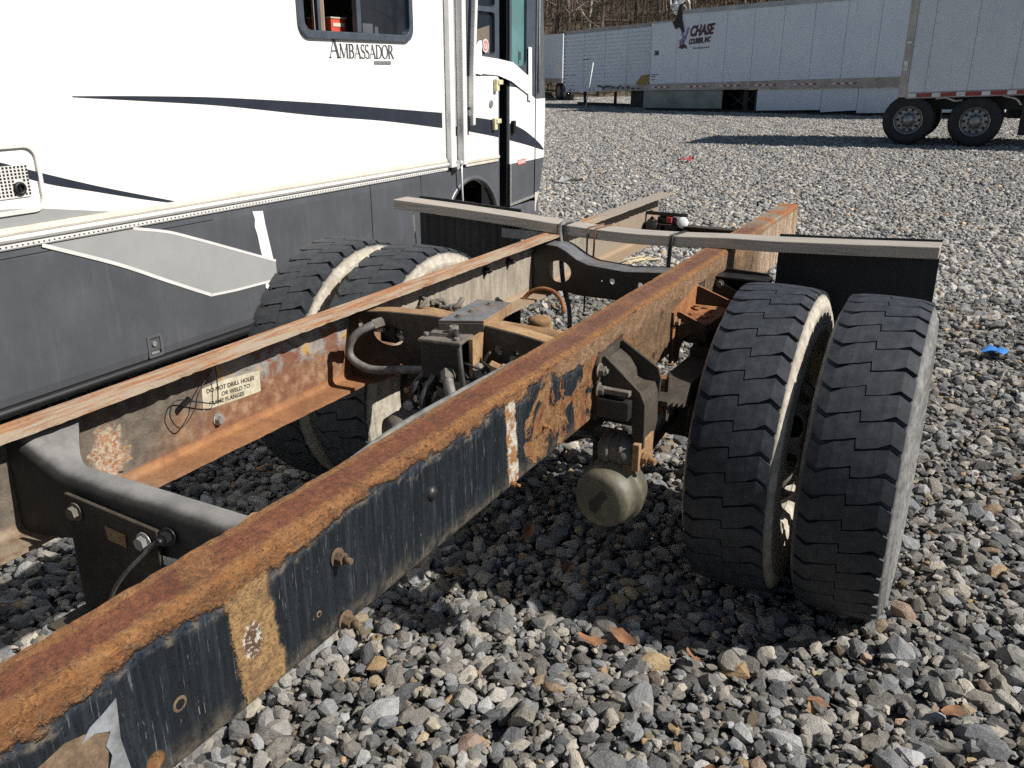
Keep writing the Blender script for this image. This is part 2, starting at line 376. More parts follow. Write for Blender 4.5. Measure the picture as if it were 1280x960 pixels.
def stone_mat(name, typ):
    g = NT(name); t = g.attr("tone", typ); h = g.attr("hue", typ)
    if typ == 'GEOMETRY': P = g.N.new("ShaderNodeNewGeometry").outputs["Position"]
    else: P = g.P
    base = g.ramp(t, [(0.0, (.050, .053, .057)), (.18, (.120, .122, .124)), (.40, (.245, .243, .236)), (.62, (.40, .39, .368)), (.82, (.56, .545, .51)), (1.0, (.76, .735, .69))])
    tintc = g.ramp(h, [(0.0, (.84, .90, 1.0)), (.30, (1, 1, 1)), (.70, (1.08, 1.0, .88)), (.90, (1.08, .99, .84)), (.945, (1.20, .97, .62)), (.98, (1.32, .86, .40)), (1.0, (1.15, .80, .62))])
    c = g.mix(1.0, base, tintc, 'MULTIPLY')
    if typ != 'GEOMETRY':
        off = g.N.new("ShaderNodeVectorMath"); off.operation = 'ADD'; g.L.new(P, off.inputs[0])
        cb = g.N.new("ShaderNodeCombineXYZ"); g.put(cb.inputs[0], g.m('MULTIPLY', t, 57)); g.put(cb.inputs[1], g.m('MULTIPLY', h, 91)); g.L.new(cb.outputs[0], off.inputs[1])
        V = off.outputs[0]
        sp = g.noise(2.2, 6, .75, vec=V); sp2 = g.noise(9, 4, .75, vec=V)
        c = g.mix(g.ss(sp, .35, .7), g.mix(.30, c, (.04, .04, .042)), g.mix(.16, c, (.55, .52, .47)))
        c = g.mix(g.m('MULTIPLY', g.ss(sp2, .58, .72), .40), c, (.46, .44, .41))
        bump = g.m('ADD', sp, g.m('MULTIPLY', sp2, .5))
        MAT[name] = g.done(c, .85, 0, bump, .55, .25)
    else:
        c = g.mix(.42, c, (.285, .278, .262))
        MAT[name] = g.done(c, .9)
rail_near_mat(); rail_far_mat(); tyre_mats(); wood_mat()
stone_mat("stone", 'INSTANCER'); stone_mat("stone_far", 'GEOMETRY')
rust_mat("rust", [(.30, (.075, .028, .015)), (.45, (.19, .075, .03)), (.56, (.33, .145, .055)), (.72, (.42, .25, .12))])
rust_mat("rust_tan", [(.30, (.13, .065, .03)), (.46, (.26, .15, .07)), (.6, (.38, .25, .13)), (.75, (.46, .36, .24))])
rust_mat("grease", [(.30, (.012, .011, .010)), (.48, (.034, .029, .023)), (.62, (.075, .062, .047)), (.78, (.16, .13, .10))])
rust_mat("dusty_metal", [(.30, (.05, .045, .038)), (.48, (.13, .115, .095)), (.62, (.22, .20, .17)), (.78, (.33, .30, .26))], .4)
rust_mat("olive_metal", [(.30, (.040, .037, .025)), (.48, (.092, .084, .058)), (.62, (.15, .135, .095)), (.78, (.24, .215, .16))], .2, 7, .55)
rust_mat("wheel_paint", [(.30, (.12, .10, .075)), (.46, (.24, .225, .19)), (.6, (.36, .345, .30)), (.76, (.47, .45, .40))], .3, 6)
rust_mat("old_bolt", [(.30, (.05, .032, .02)), (.46, (.12, .08, .05)), (.6, (.22, .155, .09)), (.76, (.34, .26, .17))], .5, 14)
rust_mat("black_steel", [(.30, (.006, .006, .007)), (.5, (.014, .014, .014)), (.7, (.040, .036, .032))], .3, 8, .45)
rust_mat("brown_steel", [(.30, (.018, .014, .011)), (.48, (.040, .032, .023)), (.62, (.075, .059, .041)), (.8, (.15, .115, .075))], .4, 8)
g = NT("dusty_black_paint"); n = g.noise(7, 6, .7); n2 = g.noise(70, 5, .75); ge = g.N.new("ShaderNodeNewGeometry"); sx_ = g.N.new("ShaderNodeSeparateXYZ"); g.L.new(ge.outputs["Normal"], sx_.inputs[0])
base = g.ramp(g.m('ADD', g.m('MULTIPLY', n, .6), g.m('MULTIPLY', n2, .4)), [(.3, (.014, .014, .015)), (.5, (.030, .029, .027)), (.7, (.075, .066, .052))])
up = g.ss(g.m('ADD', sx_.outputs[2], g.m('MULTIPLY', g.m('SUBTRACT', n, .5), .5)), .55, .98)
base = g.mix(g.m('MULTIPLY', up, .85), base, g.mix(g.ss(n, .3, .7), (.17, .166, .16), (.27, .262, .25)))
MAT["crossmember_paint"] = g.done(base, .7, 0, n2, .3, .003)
simple("grey_steel", (.16, .165, .175), .5, .3, .3, 18, .2, ((.25, .14, .07), .5))
simple("bright_steel", (.45, .44, .42), .4, .6, .25, 40)
simple("hose", (.15, .145, .135), .6, 0, .4, 30, .2)
simple("hose_dark", (.03, .029, .028), .6, 0, .4, 30, .2)
simple("flap_rubber", (.0085, .0105, .014), .55, 0, .25, 12, .15)
simple("wire_black", (.012, .012, .012), .5)
simple("wire_rust", (.15, .07, .035), .8)
simple("label_paper", (.50, .46, .34), .7, 0, .18, 40, .1, ((.25, .18, .09), .6))
simple("print_black", (.03, .028, .026), .7)
simple("alu_label", (.30, .32, .34), .4, .3, .3, 30, 0, ((.12, .10, .07), .7))
simple("leaf", (.20, .095, .045), .8, 0, .45, 25, .3)
simple("straw", (.50, .40, .24), .8)
simple("white_plastic", (.78, .78, .77), .4)
simple("blue_plastic", (.05, .22, .62), .5)
simple("red_plastic", (.50, .06, .07), .5)
# motorhome
def rv_white():
    g = NT("cream_gelcoat"); n = g.noise(1.3, 5, .6); st = g.noise(1, 5, .7, stretch=(1, 40, 1.6))
    c = g.mix(g.ss(n, .35, .7), (.80, .785, .75), (.84, .83, .805))
    c = g.mix(g.m('MULTIPLY', g.ss(st, .55, .75), .25), c, (.62, .59, .52))
    MAT["rv_white"] = g.done(c, .32, 0)
rv_white()
def rv_char():
    g = NT("charcoal_gelcoat"); n = g.noise(2.2, 5, .65); st = g.noise(1, 5, .75, stretch=(1, 30, 3)); n3 = g.noise(1, 4, .8, stretch=(1, 60, 110))
    c = g.mix(g.ss(n, .3, .7), (.062, .066, .074), (.085, .090, .099))
    c = g.mix(g.m('MULTIPLY', g.ss(st, .5, .8), .3), c, (.15, .152, .152))
    c = g.mix(g.m('MULTIPLY', g.ss(n3, .72, .78), .4), c, (.5, .5, .5))
    MAT["rv_charcoal"] = g.done(c, g.m('ADD', .38, g.m('MULTIPLY', n, .2)), 0)
rv_char()
simple("rv_grey", (.30, .305, .30), .4, 0, .05, 5); simple("rv_navy", (.022, .027, .040), .35, 0, .15, 6)
simple("rv_beige", (.60, .56, .48), .45, 0, .08, 10, 0, ((.4, .36, .28), .5)); simple("rv_trim_white", (.62, .61, .59), .4, 0, .06, 12)
simple("rv_frame", (.085, .10, .125), .35, .3, .15, 10); simple("rv_pillar", (.115, .12, .13), .35, .2, .2, 6)
simple("rv_black", (.008, .008, .009), .5); simple("rv_interior", (.16, .13, .10), .8, 0, .3, 3)
simple("curtain", (.40, .33, .26), .9, 0, .1, 8); simple("red_box", (.62, .09, .05), .5)
simple("tape_white", (.80, .80, .80), .45, 0, .06, 30, .2); simple("arm_white", (.74, .735, .72), .35, .1, .08, 12)
simple("arm_grey", (.42, .42, .41), .4, .2, .15, 12); simple("ivory", (.62, .56, .36), .4); simple("sign_red", (.60, .12, .12), .5)
def glass(name, col, rough=.03):
    g = NT(name); MAT[name] = g.done(g.mix(g.ss(g.noise(3, 3), .4, .6), col, [c * 1.25 for c in col]), rough, 0, spec=.9)
glass("window_glass", (.012, .016, .022)); glass("teal_glass", (.10, .20, .20), .08)
# trailers and wood
def trailer_mat(name, a, b):
    g = NT(name); n = g.noise(.9, 5, .65); st = g.noise(1, 5, .75, stretch=(9, 9, .7))
    c = g.mix(g.ss(n, .3, .7), a, b)
    c = g.mix(g.m('MULTIPLY', g.ss(st, .55, .78), .5), c, [x * .62 for x in a])
    MAT[name] = g.done(c, .42, 0)
trailer_mat("trailer_white", (.70, .755, .83), (.77, .815, .88)); trailer_mat("trailer_old", (.66, .69, .74), (.75, .76, .78))
simple("rail_alloy", (.40, .36, .35), .5, .3, .2, 3, 0, ((.28, .14, .09), .5)); simple("skirt_grey", (.30, .31, .29), .6, 0, .2, 1.5, 0, ((.16, .17, .13), .6))
simple("roof_alloy", (.42, .43, .44), .5, .3, .15, 2); simple("reflect_red", (.33, .06, .05), .5); simple("reflect_white", (.75, .74, .74), .4)
simple("undercarriage", (.02, .02, .022), .6, 0, .5, 4); simple("tyre_plain", (.016, .017, .019), .65, 0, .4, 9, .2)
simple("rim_alloy", (.36, .35, .34), .42, .6, .3, 10); simple("logo_maroon", (.075, .02, .03), .5); simple("logo_purple", (.26, .20, .34), .5)
simple("print_faint", (.10, .11, .13), .6); simple("yellow_torn", (.42, .28, .07), .7); simple("beige_post", (.50, .45, .40), .6, 0, .2, 3)
simple("bark", (.135, .105, .080), .9, 0, .45, 3, .5); simple("twig", (.12, .088, .066), .9, 0, .4, 2); simple("bark_pale", (.30, .26, .21), .9, 0, .35, 3, .5)
simple("brushwood", (.105, .078, .055), .95, 0, .4, .8); simple("house_wall", (.50, .48, .44), .8, 0, .1, 1); simple("house_roof", (.12, .11, .11), .8)
simple("house_glass", (.03, .035, .04), .2)
def ground_mat():
    g = NT("gravel_dirt"); P = g.N.new("ShaderNodeNewGeometry").outputs["Position"]
    n = g.noise(24, 6, .75, vec=P); n2 = g.noise(.25, 4, .6, vec=P)
    c = g.ramp(n, [(.34, (.03, .03, .029)), (.5, (.09, .09, .086)), (.66, (.20, .195, .185))])
    c = g.mix(g.m('MULTIPLY', g.ss(n2, .4, .7), .25), c, (.20, .185, .15))
    MAT["ground"] = g.done(c, .95, 0, n, .8, .03)
    g = NT("leaf_litter"); n = g.noise(1.4, 6, .75); n2 = g.noise(.12, 4, .6)
    MAT["litter"] = g.done(g.mix(g.ss(n2, .4, .65), g.ramp(n, [(.3, (.045, .032, .022)), (.5, (.12, .085, .058)), (.7, (.20, .15, .105))]), (.085, .075, .05)), .95, 0, n, .8, .1)
ground_mat()

# ------------------------------------------------------------------ terrain
RT = Vector((math.cos(YAW), math.sin(YAW), 0)); FD = Vector((-math.sin(YAW), math.cos(YAW), 0))
def dl(x, y):
    d = Vector((x - CAM.x, y - CAM.y, 0)); return d.dot(FD), d.dot(RT)
def gz(x, y):
    dep, lat = dl(x, y)
    z = .02 * max(-60, min(60, lat)) * ss(dep, 7, 20)
    z += .012 * math.sin(x * 1.7 + 1.3) * math.sin(y * 1.3 + .4) * (1 - ss(dep, 8, 30))
    z += .05 * math.exp(-((x - .35) ** 2 / .5 + (y + 1.15) ** 2 / .12))
    return z
def grid_obj(name, mat, xs, ys, zf, kind):
    mb = MB(); nx = len(xs)
    for y in ys:
        for x in xs:
            P = CAM + RT * x + FD * y; mb.v.append((P.x, P.y, zf(P.x, P.y)))
    for j in range(len(ys) - 1):
        for i in range(nx - 1):
            mb.f.append([j*nx+i, j*nx+i+1, (j+1)*nx+i+1, (j+1)*nx+i]); mb.mi.append(0); mb.sm.append(True)
    o = mb.build(name, mat); o['kind'] = kind; return o
xs = [-400, -200, -120, -80] + [k * 3 for k in range(-20, -5)] + [k * .25 for k in range(-56, 57)] + [k * 3 for k in range(6, 21)] + [80, 120, 200, 400]
ys = [-60, -30, -12, -6] + [k * .25 for k in range(-16, 60)] + [16 + 2 * k for k in range(30)] + [90, 120, 200, 400, 900]
grid_obj("ground", "ground", sorted(set(xs)), sorted(set(ys)), lambda x, y: gz(x, y) - .045, 'structure')
def hz(x, y):
    dep, lat = dl(x, y)
    return gz(x, y) - .3 + .30 * max(0, dep - 56) + .6 * math.sin(lat * .09) * ss(dep, 56, 70) - .0016 * max(0, dep - 90) ** 2 * (dep < 170)
grid_obj("hill", "litter", [k * 4 for k in range(-30, 45)], [55 + 2.5 * k for k in range(22)], hz, 'structure')

# ------------------------------------------------------------------ gravel (stuff)
def gn_tools(ng):
    def node(t, **props):
        n = ng.nodes.new(t)
        for k, v in props.items(): setattr(n, k, v)
        return n
    return node
def stone_variants(ng, node, mat, count, seed0, sub=2):
    join = node("GeometryNodeJoinGeometry")
    for i in range(count):
        ico = node("GeometryNodeMeshIcoSphere"); ico.inputs["Radius"].default_value = 1.0; ico.inputs["Subdivisions"].default_value = sub
        pos = node("GeometryNodeInputPosition"); rv = node("FunctionNodeRandomValue"); rv.data_type = 'FLOAT'
        mn = [s for s in rv.inputs if s.name == "Min" and s.type == 'VALUE'][0]; mx = [s for s in rv.inputs if s.name == "Max" and s.type == 'VALUE'][0]
        mn.default_value = .50; mx.default_value = 1.12
        [s for s in rv.inputs if s.name == "Seed"][0].default_value = seed0 + i
        vm = node("ShaderNodeVectorMath", operation='SCALE'); ng.links.new(pos.outputs[0], vm.inputs[0])
        ng.links.new([s for s in rv.outputs if s.type == 'VALUE'][0], vm.inputs["Scale"])
        sp = node("GeometryNodeSetPosition"); ng.links.new(ico.outputs["Mesh"], sp.inputs["Geometry"]); ng.links.new(vm.outputs[0], sp.inputs["Position"])
        ch = node("GeometryNodeConvexHull"); ng.links.new(sp.outputs[0], ch.inputs[0])
        sm = node("GeometryNodeSetMaterial"); sm.inputs["Material"].default_value = mat; ng.links.new(ch.outputs[0], sm.inputs[0])
        gi = node("GeometryNodeGeometryToInstance"); ng.links.new(sm.outputs[0], gi.inputs[0]); ng.links.new(gi.outputs[0], join.inputs[0])
    return join.outputs[0]
def nattr(ng, node, name, typ):
    n = node("GeometryNodeInputNamedAttribute"); n.data_type = typ; n.inputs["Name"].default_value = name
    return n.outputs["Attribute"]
def inst(ng, node, pts, var, pick=True):
    ip = node("GeometryNodeInstanceOnPoints"); ng.links.new(pts, ip.inputs["Points"]); ng.links.new(var, ip.inputs["Instance"])
    ip.inputs["Pick Instance"].default_value = pick
    ng.links.new(nattr(ng, node, "idx", 'INT'), ip.inputs["Instance Index"])
    er = node("FunctionNodeEulerToRotation"); ng.links.new(nattr(ng, node, "rot", 'FLOAT_VECTOR'), er.inputs[0])
    ng.links.new(er.outputs[0], ip.inputs["Rotation"]); ng.links.new(nattr(ng, node, "scl", 'FLOAT_VECTOR'), ip.inputs["Scale"])
    return ip.outputs[0]
def point_mesh(name, pos, rot, scl, idx, tone, hue, kind=None):
    me = bpy.data.meshes.new(name); me.from_pydata([tuple(p) for p in pos], [], [])
    for nm, typ, dat in (("rot", 'FLOAT_VECTOR', rot), ("scl", 'FLOAT_VECTOR', scl)):
        a = me.attributes.new(nm, typ, 'POINT'); a.data.foreach_set("vector", np.asarray(dat, np.float32).ravel())
    a = me.attributes.new("idx", 'INT', 'POINT'); a.data.foreach_set("value", np.asarray(idx, np.int32))
    for nm, dat in (("tone", tone), ("hue", hue)):
        a = me.attributes.new(nm, 'FLOAT', 'POINT'); a.data.foreach_set("value", np.asarray(dat, np.float32))
    if kind is not None:
        a = me.attributes.new("part", 'INT', 'POINT'); a.data.foreach_set("value", np.asarray(kind, np.int32))
    o = bpy.data.objects.new(name, me); COL.objects.link(o); o['kind'] = 'stuff'; return o
def stone_stats(n, mean=.0195):
    s = np.clip(np.exp(nr.normal(math.log(mean), .38, n)), .011, .052)
    asp = np.stack([nr.uniform(.95, 1.45, n), nr.uniform(.75, 1.05, n), nr.uniform(.45, .85, n)], 1)
    tilt = nr.normal(0, .33, (n, 2)); rot = np.stack([tilt[:, 0], tilt[:, 1], nr.uniform(0, 6.283, n)], 1)
    tone = np.clip(nr.beta(1.7, 2.3, n), 0, 1); hue = nr.uniform(0, 1, n)
    return s, s[:, None] * asp, rot, tone, hue
NEAR = 8.0
def near_gravel():
    sp = .0355; pts = []
    g = np.arange(-9, 9, sp)
    for layer, dens in ((0, 1.0), (1, .50), (2, .55), (2, .55)):
        X, Y = np.meshgrid(g, np.arange(.25, NEAR + .15, sp)); X = X.ravel() + nr.uniform(-.024, .024, X.size); Y = Y.ravel() + nr.uniform(-.024, .024, X.size)
        k = (np.abs(X) < .82 * Y + .95) & (np.hypot(X, Y) < NEAR + .12) & (nr.uniform(0, 1, X.size) < dens)
        X, Y = X[k], Y[k]
        pts += [(x, y, layer) for x, y in zip(X, Y)]
    P = np.array(pts); n = len(P); s, scl, rot, tone, hue = stone_stats(n)
    fine = P[:, 2] > 1.5; k_ = np.where(fine, .42, 1.0); scl = scl * k_[:, None]; s = s * k_; P[fine, 2] = nr.uniform(0, 1.2, fine.sum())
    W = np.array(CAM)[None, :2] + P[:, :1] * np.array(RT)[None, :2] + P[:, 1:2] * np.array(FD)[None, :2]
    z = np.array([gz(a, b) for a, b in W]) - .030 + P[:, 2] * .020 + nr.normal(0, .006, n) + (s - .020) * .3
    o = point_mesh("gravel", np.column_stack([W, z]), rot, scl, nr.randint(0, 14, n), tone, hue)
    ng = bpy.data.node_groups.new("gravel_near", 'GeometryNodeTree')
    ng.interface.new_socket("Geometry", in_out='INPUT', socket_type='NodeSocketGeometry'); ng.interface.new_socket("Geometry", in_out='OUTPUT', socket_type='NodeSocketGeometry')
    node = gn_tools(ng); gi = node("NodeGroupInput"); go = node("NodeGroupOutput")
    ng.links.new(inst(ng, node, gi.outputs[0], stone_variants(ng, node, MAT["stone"], 14, 3)), go.inputs[0])
    md = o.modifiers.new("stones", 'NODES'); md.node_group = ng
def far_gravel():
    PS = 1.0; sp = .044; rows = []
    for v in range(3):
        g = np.arange(-PS/2 - .05, PS/2 + .06, sp); X, Y = np.meshgrid(g, g); X = X.ravel(); Y = Y.ravel()
        X = np.concatenate([X, X[::2]]) + nr.uniform(-.025, .025, X.size + X[::2].size); Y = np.concatenate([Y, Y[::2]]) + nr.uniform(-.025, .025, X.size)
        n = X.size; s, scl, rot, tone, hue = stone_stats(n, .024)
        Z = nr.normal(-.015, .012, n)
        rows.append((np.column_stack([X, Y, Z]), rot, scl, nr.randint(0, 6, n), tone, hue, np.full(n, v)))
    g = np.arange(-60, 60, PS); X, Y = np.meshgrid(g, np.arange(NEAR - 1, 60, PS)); X = X.ravel(); Y = Y.ravel()
    k = (np.abs(X) < .70 * Y + 2.5) & (np.hypot(X, Y) > NEAR - .5); X, Y = X[k], Y[k]; n = X.size
    W = np.array(CAM)[None, :2] + X[:, None] * np.array(RT)[None, :2] + Y[:, None] * np.array(FD)[None, :2]
    z = np.array([gz(a, b) for a, b in W]) - .012
    rot = np.column_stack([np.zeros(n), np.zeros(n), YAW + nr.randint(0, 4, n) * math.pi / 2])
    rows.append((np.column_stack([W, z]), rot, np.ones((n, 3)), nr.randint(0, 3, n), np.zeros(n), np.zeros(n), np.full(n, 9)))
    cat = [np.concatenate([r[i] for r in rows]) for i in range(7)]
    o = point_mesh("gravel", cat[0], cat[1], cat[2], cat[3], cat[4], cat[5], cat[6])
    ng = bpy.data.node_groups.new("gravel_far", 'GeometryNodeTree')
    ng.interface.new_socket("Geometry", in_out='INPUT', socket_type='NodeSocketGeometry'); ng.interface.new_socket("Geometry", in_out='OUTPUT', socket_type='NodeSocketGeometry')
    node = gn_tools(ng); gi = node("NodeGroupInput"); go = node("NodeGroupOutput")
    def pick(val):
        c = node("FunctionNodeCompare"); c.data_type = 'INT'; c.operation = 'EQUAL'
        ins = [s for s in c.inputs if s.type == 'INT']; ng.links.new(nattr(ng, node, "part", 'INT'), ins[0]); ins[1].default_value = val
        s = node("GeometryNodeSeparateGeometry"); s.domain = 'POINT'; ng.links.new(gi.outputs[0], s.inputs[0]); ng.links.new(c.outputs[0], s.inputs["Selection"])
        return s.outputs["Selection"]
    var = stone_variants(ng, node, MAT["stone_far"], 6, 40); join = node("GeometryNodeJoinGeometry")
    for v in range(3):
        rl = node("GeometryNodeRealizeInstances"); ng.links.new(inst(ng, node, pick(v), var), rl.inputs[0])
        g2 = node("GeometryNodeGeometryToInstance"); ng.links.new(rl.outputs[0], g2.inputs[0]); ng.links.new(g2.outputs[0], join.inputs[0])
    ng.links.new(inst(ng, node, pick(9), join.outputs[0]), go.inputs[0])
    md = o.modifiers.new("stones", 'NODES'); md.node_group = ng
near_gravel(); far_gravel()
def hz2(x, y):
    dep, lat = dl(x, y); return gz(x, y) - .3 + .28 * max(0, lat - 56)
grid_obj("hill", "litter", [55 + 3*k for k in range(22)], [-30 + 3*k for k in range(28)], hz2, 'structure')  # unseen slope added so the motorhome window reflects a dark background

# ------------------------------------------------------------------ truck chassis
CH = thing("truck_chassis", "bare rusty truck chassis with two long frame rails and dual rear wheels on gravel", "truck chassis")
def part(mb, name, mats, parent=None, **k): return mb.build(name, mats, parent or CH, **k)
def rail_ring(sx, y, j1=0.0, j2=0.0):
    r = .014; t = .009; p = [(HW - FW + j1, ZT)]
    for k in range(5):
        a = math.pi/2 * (1 - k/4); p.append((HW - r + r*math.cos(a), ZT - r + r*math.sin(a)))
    for k in range(5):
        a = -math.pi/2 * k/4; p.append((HW - r + r*math.cos(a), ZT - HR + r + r*math.sin(a)))
    p += [(HW - FW + j2, ZT - HR), (HW - FW + j2, ZT - HR + t)]
    for k in range(4):
        a = -math.pi/2 * (1 - k/3); q = r - t + .012; p.append((HW - t - q + q*math.cos(a), ZT - HR + t + q + q*math.sin(a)))
    for k in range(4):
        a = math.pi/2 * k/3; q = r - t + .004; p.append((HW - t - q + q*math.cos(a), ZT - t - q + q*math.sin(a)))
    p.append((HW - FW + j1, ZT - t))
    return [(sx * a, y, b) for a, b in p]
for sx, mat, yend, amp in ((1, "rail_near", 2.06, .0025), (-1, "rail_far", 2.18, .0028)):
    mb = MB(); rings = []; n = 260
    for i in range(n + 1):
        y = -3.0 + (yend + 3.0) * i / n
        j1 = amp * (math.sin(y*23) * .4 + rng.uniform(-1, 1) * .6) + (amp * 1.6 if rng.random() < .06 else 0); j2 = amp * rng.uniform(-.6, .6)
        if i == n: y -= .01
        rings.append(rail_ring(sx, y, j1, j2))
    mb.sweep(rings, True, True, 0, False)
    rail = part(mb, "frame_rail", mat, label="rail nearest the camera with navy paint outside and rusted top" if sx > 0 else "far rail showing its dusty inner web and rusted flanges")
    if sx > 0: RAIL_N = rail
    else: RAIL_F = rail
def bolt(name, p, ax, r, h, mats, stud=0.0, washer=True, parent=None):
    p = Vector(p); ax = Vector(ax).normalized(); mb = MB()
    if washer: mb.cyl(p, p + ax*h*.22, r*1.45, n=16)
    mb.cyl(p + ax*h*.2, p + ax*h, r, n=6, smooth=False)
    if stud: mb.cyl(p + ax*h, p + ax*(h + stud), r*.55, r*.5, n=10)
    return part(mb, name, mats, parent)
bolt("bolt", (HW, -1.994, .985), (1, 0, 0), .012, .018, "old_bolt", .016)
bolt("bolt", (HW, -1.985, .850), (1, -.05, -.12), .013, .020, "old_bolt", .020)
mb = MB(); mb.lathe([(0, .016), (.004, .015), (.009, .008), (.010, .0005)], (HW, -1.684, .972), (1, 0, 0), 16); part(mb, "rivet", "black_steel")
bolt("bolt", (HW, -1.335, .842), (1, 0, 0), .007, .012, "rust", .012, False)
bolt("bolt", (HW, -1.16, .930), (1, 0, 0), .006, .010, "rust", .008, False)
for (y, z, r) in ((-2.355, .932, .008), (-2.05, .90, .004)):
    mb = MB(); mb.lathe([(0, r*1.6), (.0008, r*1.45), (.0008, r)], (HW, y, z), (1, 0, 0), 14, 0); mb.cyl((HW, y, z), (HW + .0006, y, z), r*.8, n=12, m=1)
    part(mb, "bolt_hole", ["old_bolt", "rv_black"])
# torn label at the near end of the rail
for nm, mt, t0, L in (("glue_residue", "old_bolt", .0004, [(-2.462, 1.006), (-2.47, .97), (-2.478, .93), (-2.49, .88), (-2.52, .86), (-2.62, .845), (-2.72, .86), (-2.74, .96), (-2.66, .992), (-2.58, .99), (-2.53, 1.0), (-2.50, .992)]),
    ("torn_label", "alu_label", .0018, [(-2.452, 1.014), (-2.456, .95), (-2.446, .87), (-2.452, .845), (-2.53, .86), (-2.515, .885), (-2.485, .905), (-2.472, .935), (-2.478, .955), (-2.468, .972), (-2.49, .985), (-2.51, .984), (-2.495, .998), (-2.475, 1.004)])):
    mb = MB(); mb.plate(L, [], .001, lambda u, v, w: (HW + w + t0, u, v)); part(mb, nm, mt)
# paper label on the far rail
mb = MB(); c = Vector((0, -1.39, .958)); rot = -.085
def lab(u, v, w): return (-.4208 + w, c.y + u*math.cos(rot) - v*math.sin(rot), c.z + u*math.sin(rot) + v*math.cos(rot))
mb.plate([(-.112, -.036), (.02, -.034), (.105, -.030), (.103, .032), (-.03, .034), (-.112, .026)], [], .0012, lab)
lbl = part(mb, "warning_label", "label_paper")
mb = MB()
for s, u0, v0 in (("DO NOT DRILL HOLES", -.098, .010), ("OR WELD TO", -.045, -.009), ("FRAME FLANGES", -.090, -.027)):
    vs, fs = text_geo(s, .0165, .0003, 0, .0002); mb.add([lab(u0 + a*1.06, v0 + b, .0018 + cc) for a, b, cc in vs], fs)
part(mb, "lettering", "print_black", lbl)
bolt("bolt", (-.421, -1.458, .893), (1, 0, 0), .012, .018, "bright_steel")
for y, z in ((.02, 1.02), (.22, 1.02), (.12, .865)):
    bolt("bolt", (-.421, y, z), (1, 0, 0), .014, .022, "black_steel", .012)
# thin wire loop hanging on the far rail
mb = MB(); lp = [(-1.475, 1.046), (-1.533, .995), (-1.552, .956), (-1.6, .922), (-1.626, .96), (-1.612, .993), (-1.586, .995), (-1.541, .975), (-1.483, .951), (-1.467, .962), (-1.461, 1.022), (-1.461, 1.05)]
mb.tube(catmull([(-.400 + .003*math.sin(k), a, b) for k, (a, b) in enumerate(lp)], 6), .0017, 6); mb.obox((-.398, -1.575, .985), (.01, .03, .012), Matrix.Rotation(.5, 3, 'X'))
part(mb, "wire_loop", "wire_black")

# crossmember nearest the camera
def xm1_top(x): return 1.004 + .066 * ss(-x, .24, .42) + .010 * ss(x, .2, .335)
def xm1_bot(x): return .882 - .042 * ss(-x, .10, .36) + .02 * ss(x, -.1, .2)
mb = MB(); rings = []
for i in range(41):
    x = -.421 + .76 * i / 40; zt, zb = xm1_top(x), xm1_bot(x); r = .029; fl = ss(-x, .24, .42)
    y0 = -2.03 - .01 * fl; d = .050 + .110 * fl; t = .007
    P = [(y0, zb), (y0, zt - r)] + [(y0 + r - r*math.cos(a), zt - r + r*math.sin(a)) for a in [math.pi/2*k/5 for k in range(1, 6)]] + [(y0 + d, zt)]
    Q = [(y0 + d, zt - t)] + [(y0 + r - (r-t)*math.cos(a), zt - r + (r-t)*math.sin(a)) for a in [math.pi/2*k/5 for k in range(5, 0, -1)]] + [(y0 + t, zt - r), (y0 + t, zb)]
    rings.append([(x, a, b) for a, b in P + Q])
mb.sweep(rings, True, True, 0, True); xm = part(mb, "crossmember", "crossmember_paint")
xm.data.set_sharp_from_angle(angle=math.radians(45))
for x in (-.16, -.02, .12):
    mb = MB(); mb.cyl((x, -1.965, xm1_top(x)), (x, -1.965, xm1_top(x) + .0015), .005, n=10); part(mb, "bolt_hole", "rv_black", xm)
mb = MB(); mb.plate([(-.05, -.03), (.03, -.034), (.05, .0), (.03, .032), (-.03, .034), (-.06, .01)], [], .004, lambda u, v, w: (.275 + u, -1.985 + v, xm1_top(.275 + u) + .001 + w)); part(mb, "rust_patch", "rust_tan", xm)
bolt("bolt", (.29, -1.985, xm1_top(.29) + .004), (0, 0, 1), .009, .010, "rust", 0, True, xm)
# plate hung on it
mb = MB(); mb.plate([(-.238, .974), (.030, .956), (.030, .925), (.026, .70), (-.236, .70)], [], .009, lambda u, v, w: (u, -2.048 - w + .009, v))
mb.box(-.236, .026, -2.14, -2.049, .700, .709)
pl = part(mb, "hanging_plate", "brown_steel", bevel=.002)
mb = MB(); mb.box(-.238, .028, -2.0485, -2.0405, .9585, .961); 
bolt("bolt", (-.205, -2.049, .940), (0, -1, 0), .014, .016, "dusty_metal", 0, True, pl)
bolt("bolt", (-.005, -2.049, .925), (0, -1, 0), .014, .016, "bright_steel", 0, True, pl)
bolt("bolt", (.050, -2.037, .945), (.2, -1, .1), .013, .020, "black_steel", .012, True, pl)
mb = MB(); mb.plate([(-.12, .93), (-.06, .925), (-.062, .895), (-.115, .90)], [], .0012, lambda u, v, w: (u, -2.0495 - w, v)); part(mb, "worn_sticker", "rust_tan", pl)
mb = MB(); mb.tube(catmull([(.045, -2.055, .945), (.028, -2.07, .925), (-.03, -2.085, .865), (-.075, -2.09, .805), (-.105, -2.09, .74)], 5), .0042, 8); part(mb, "cable", "hose")

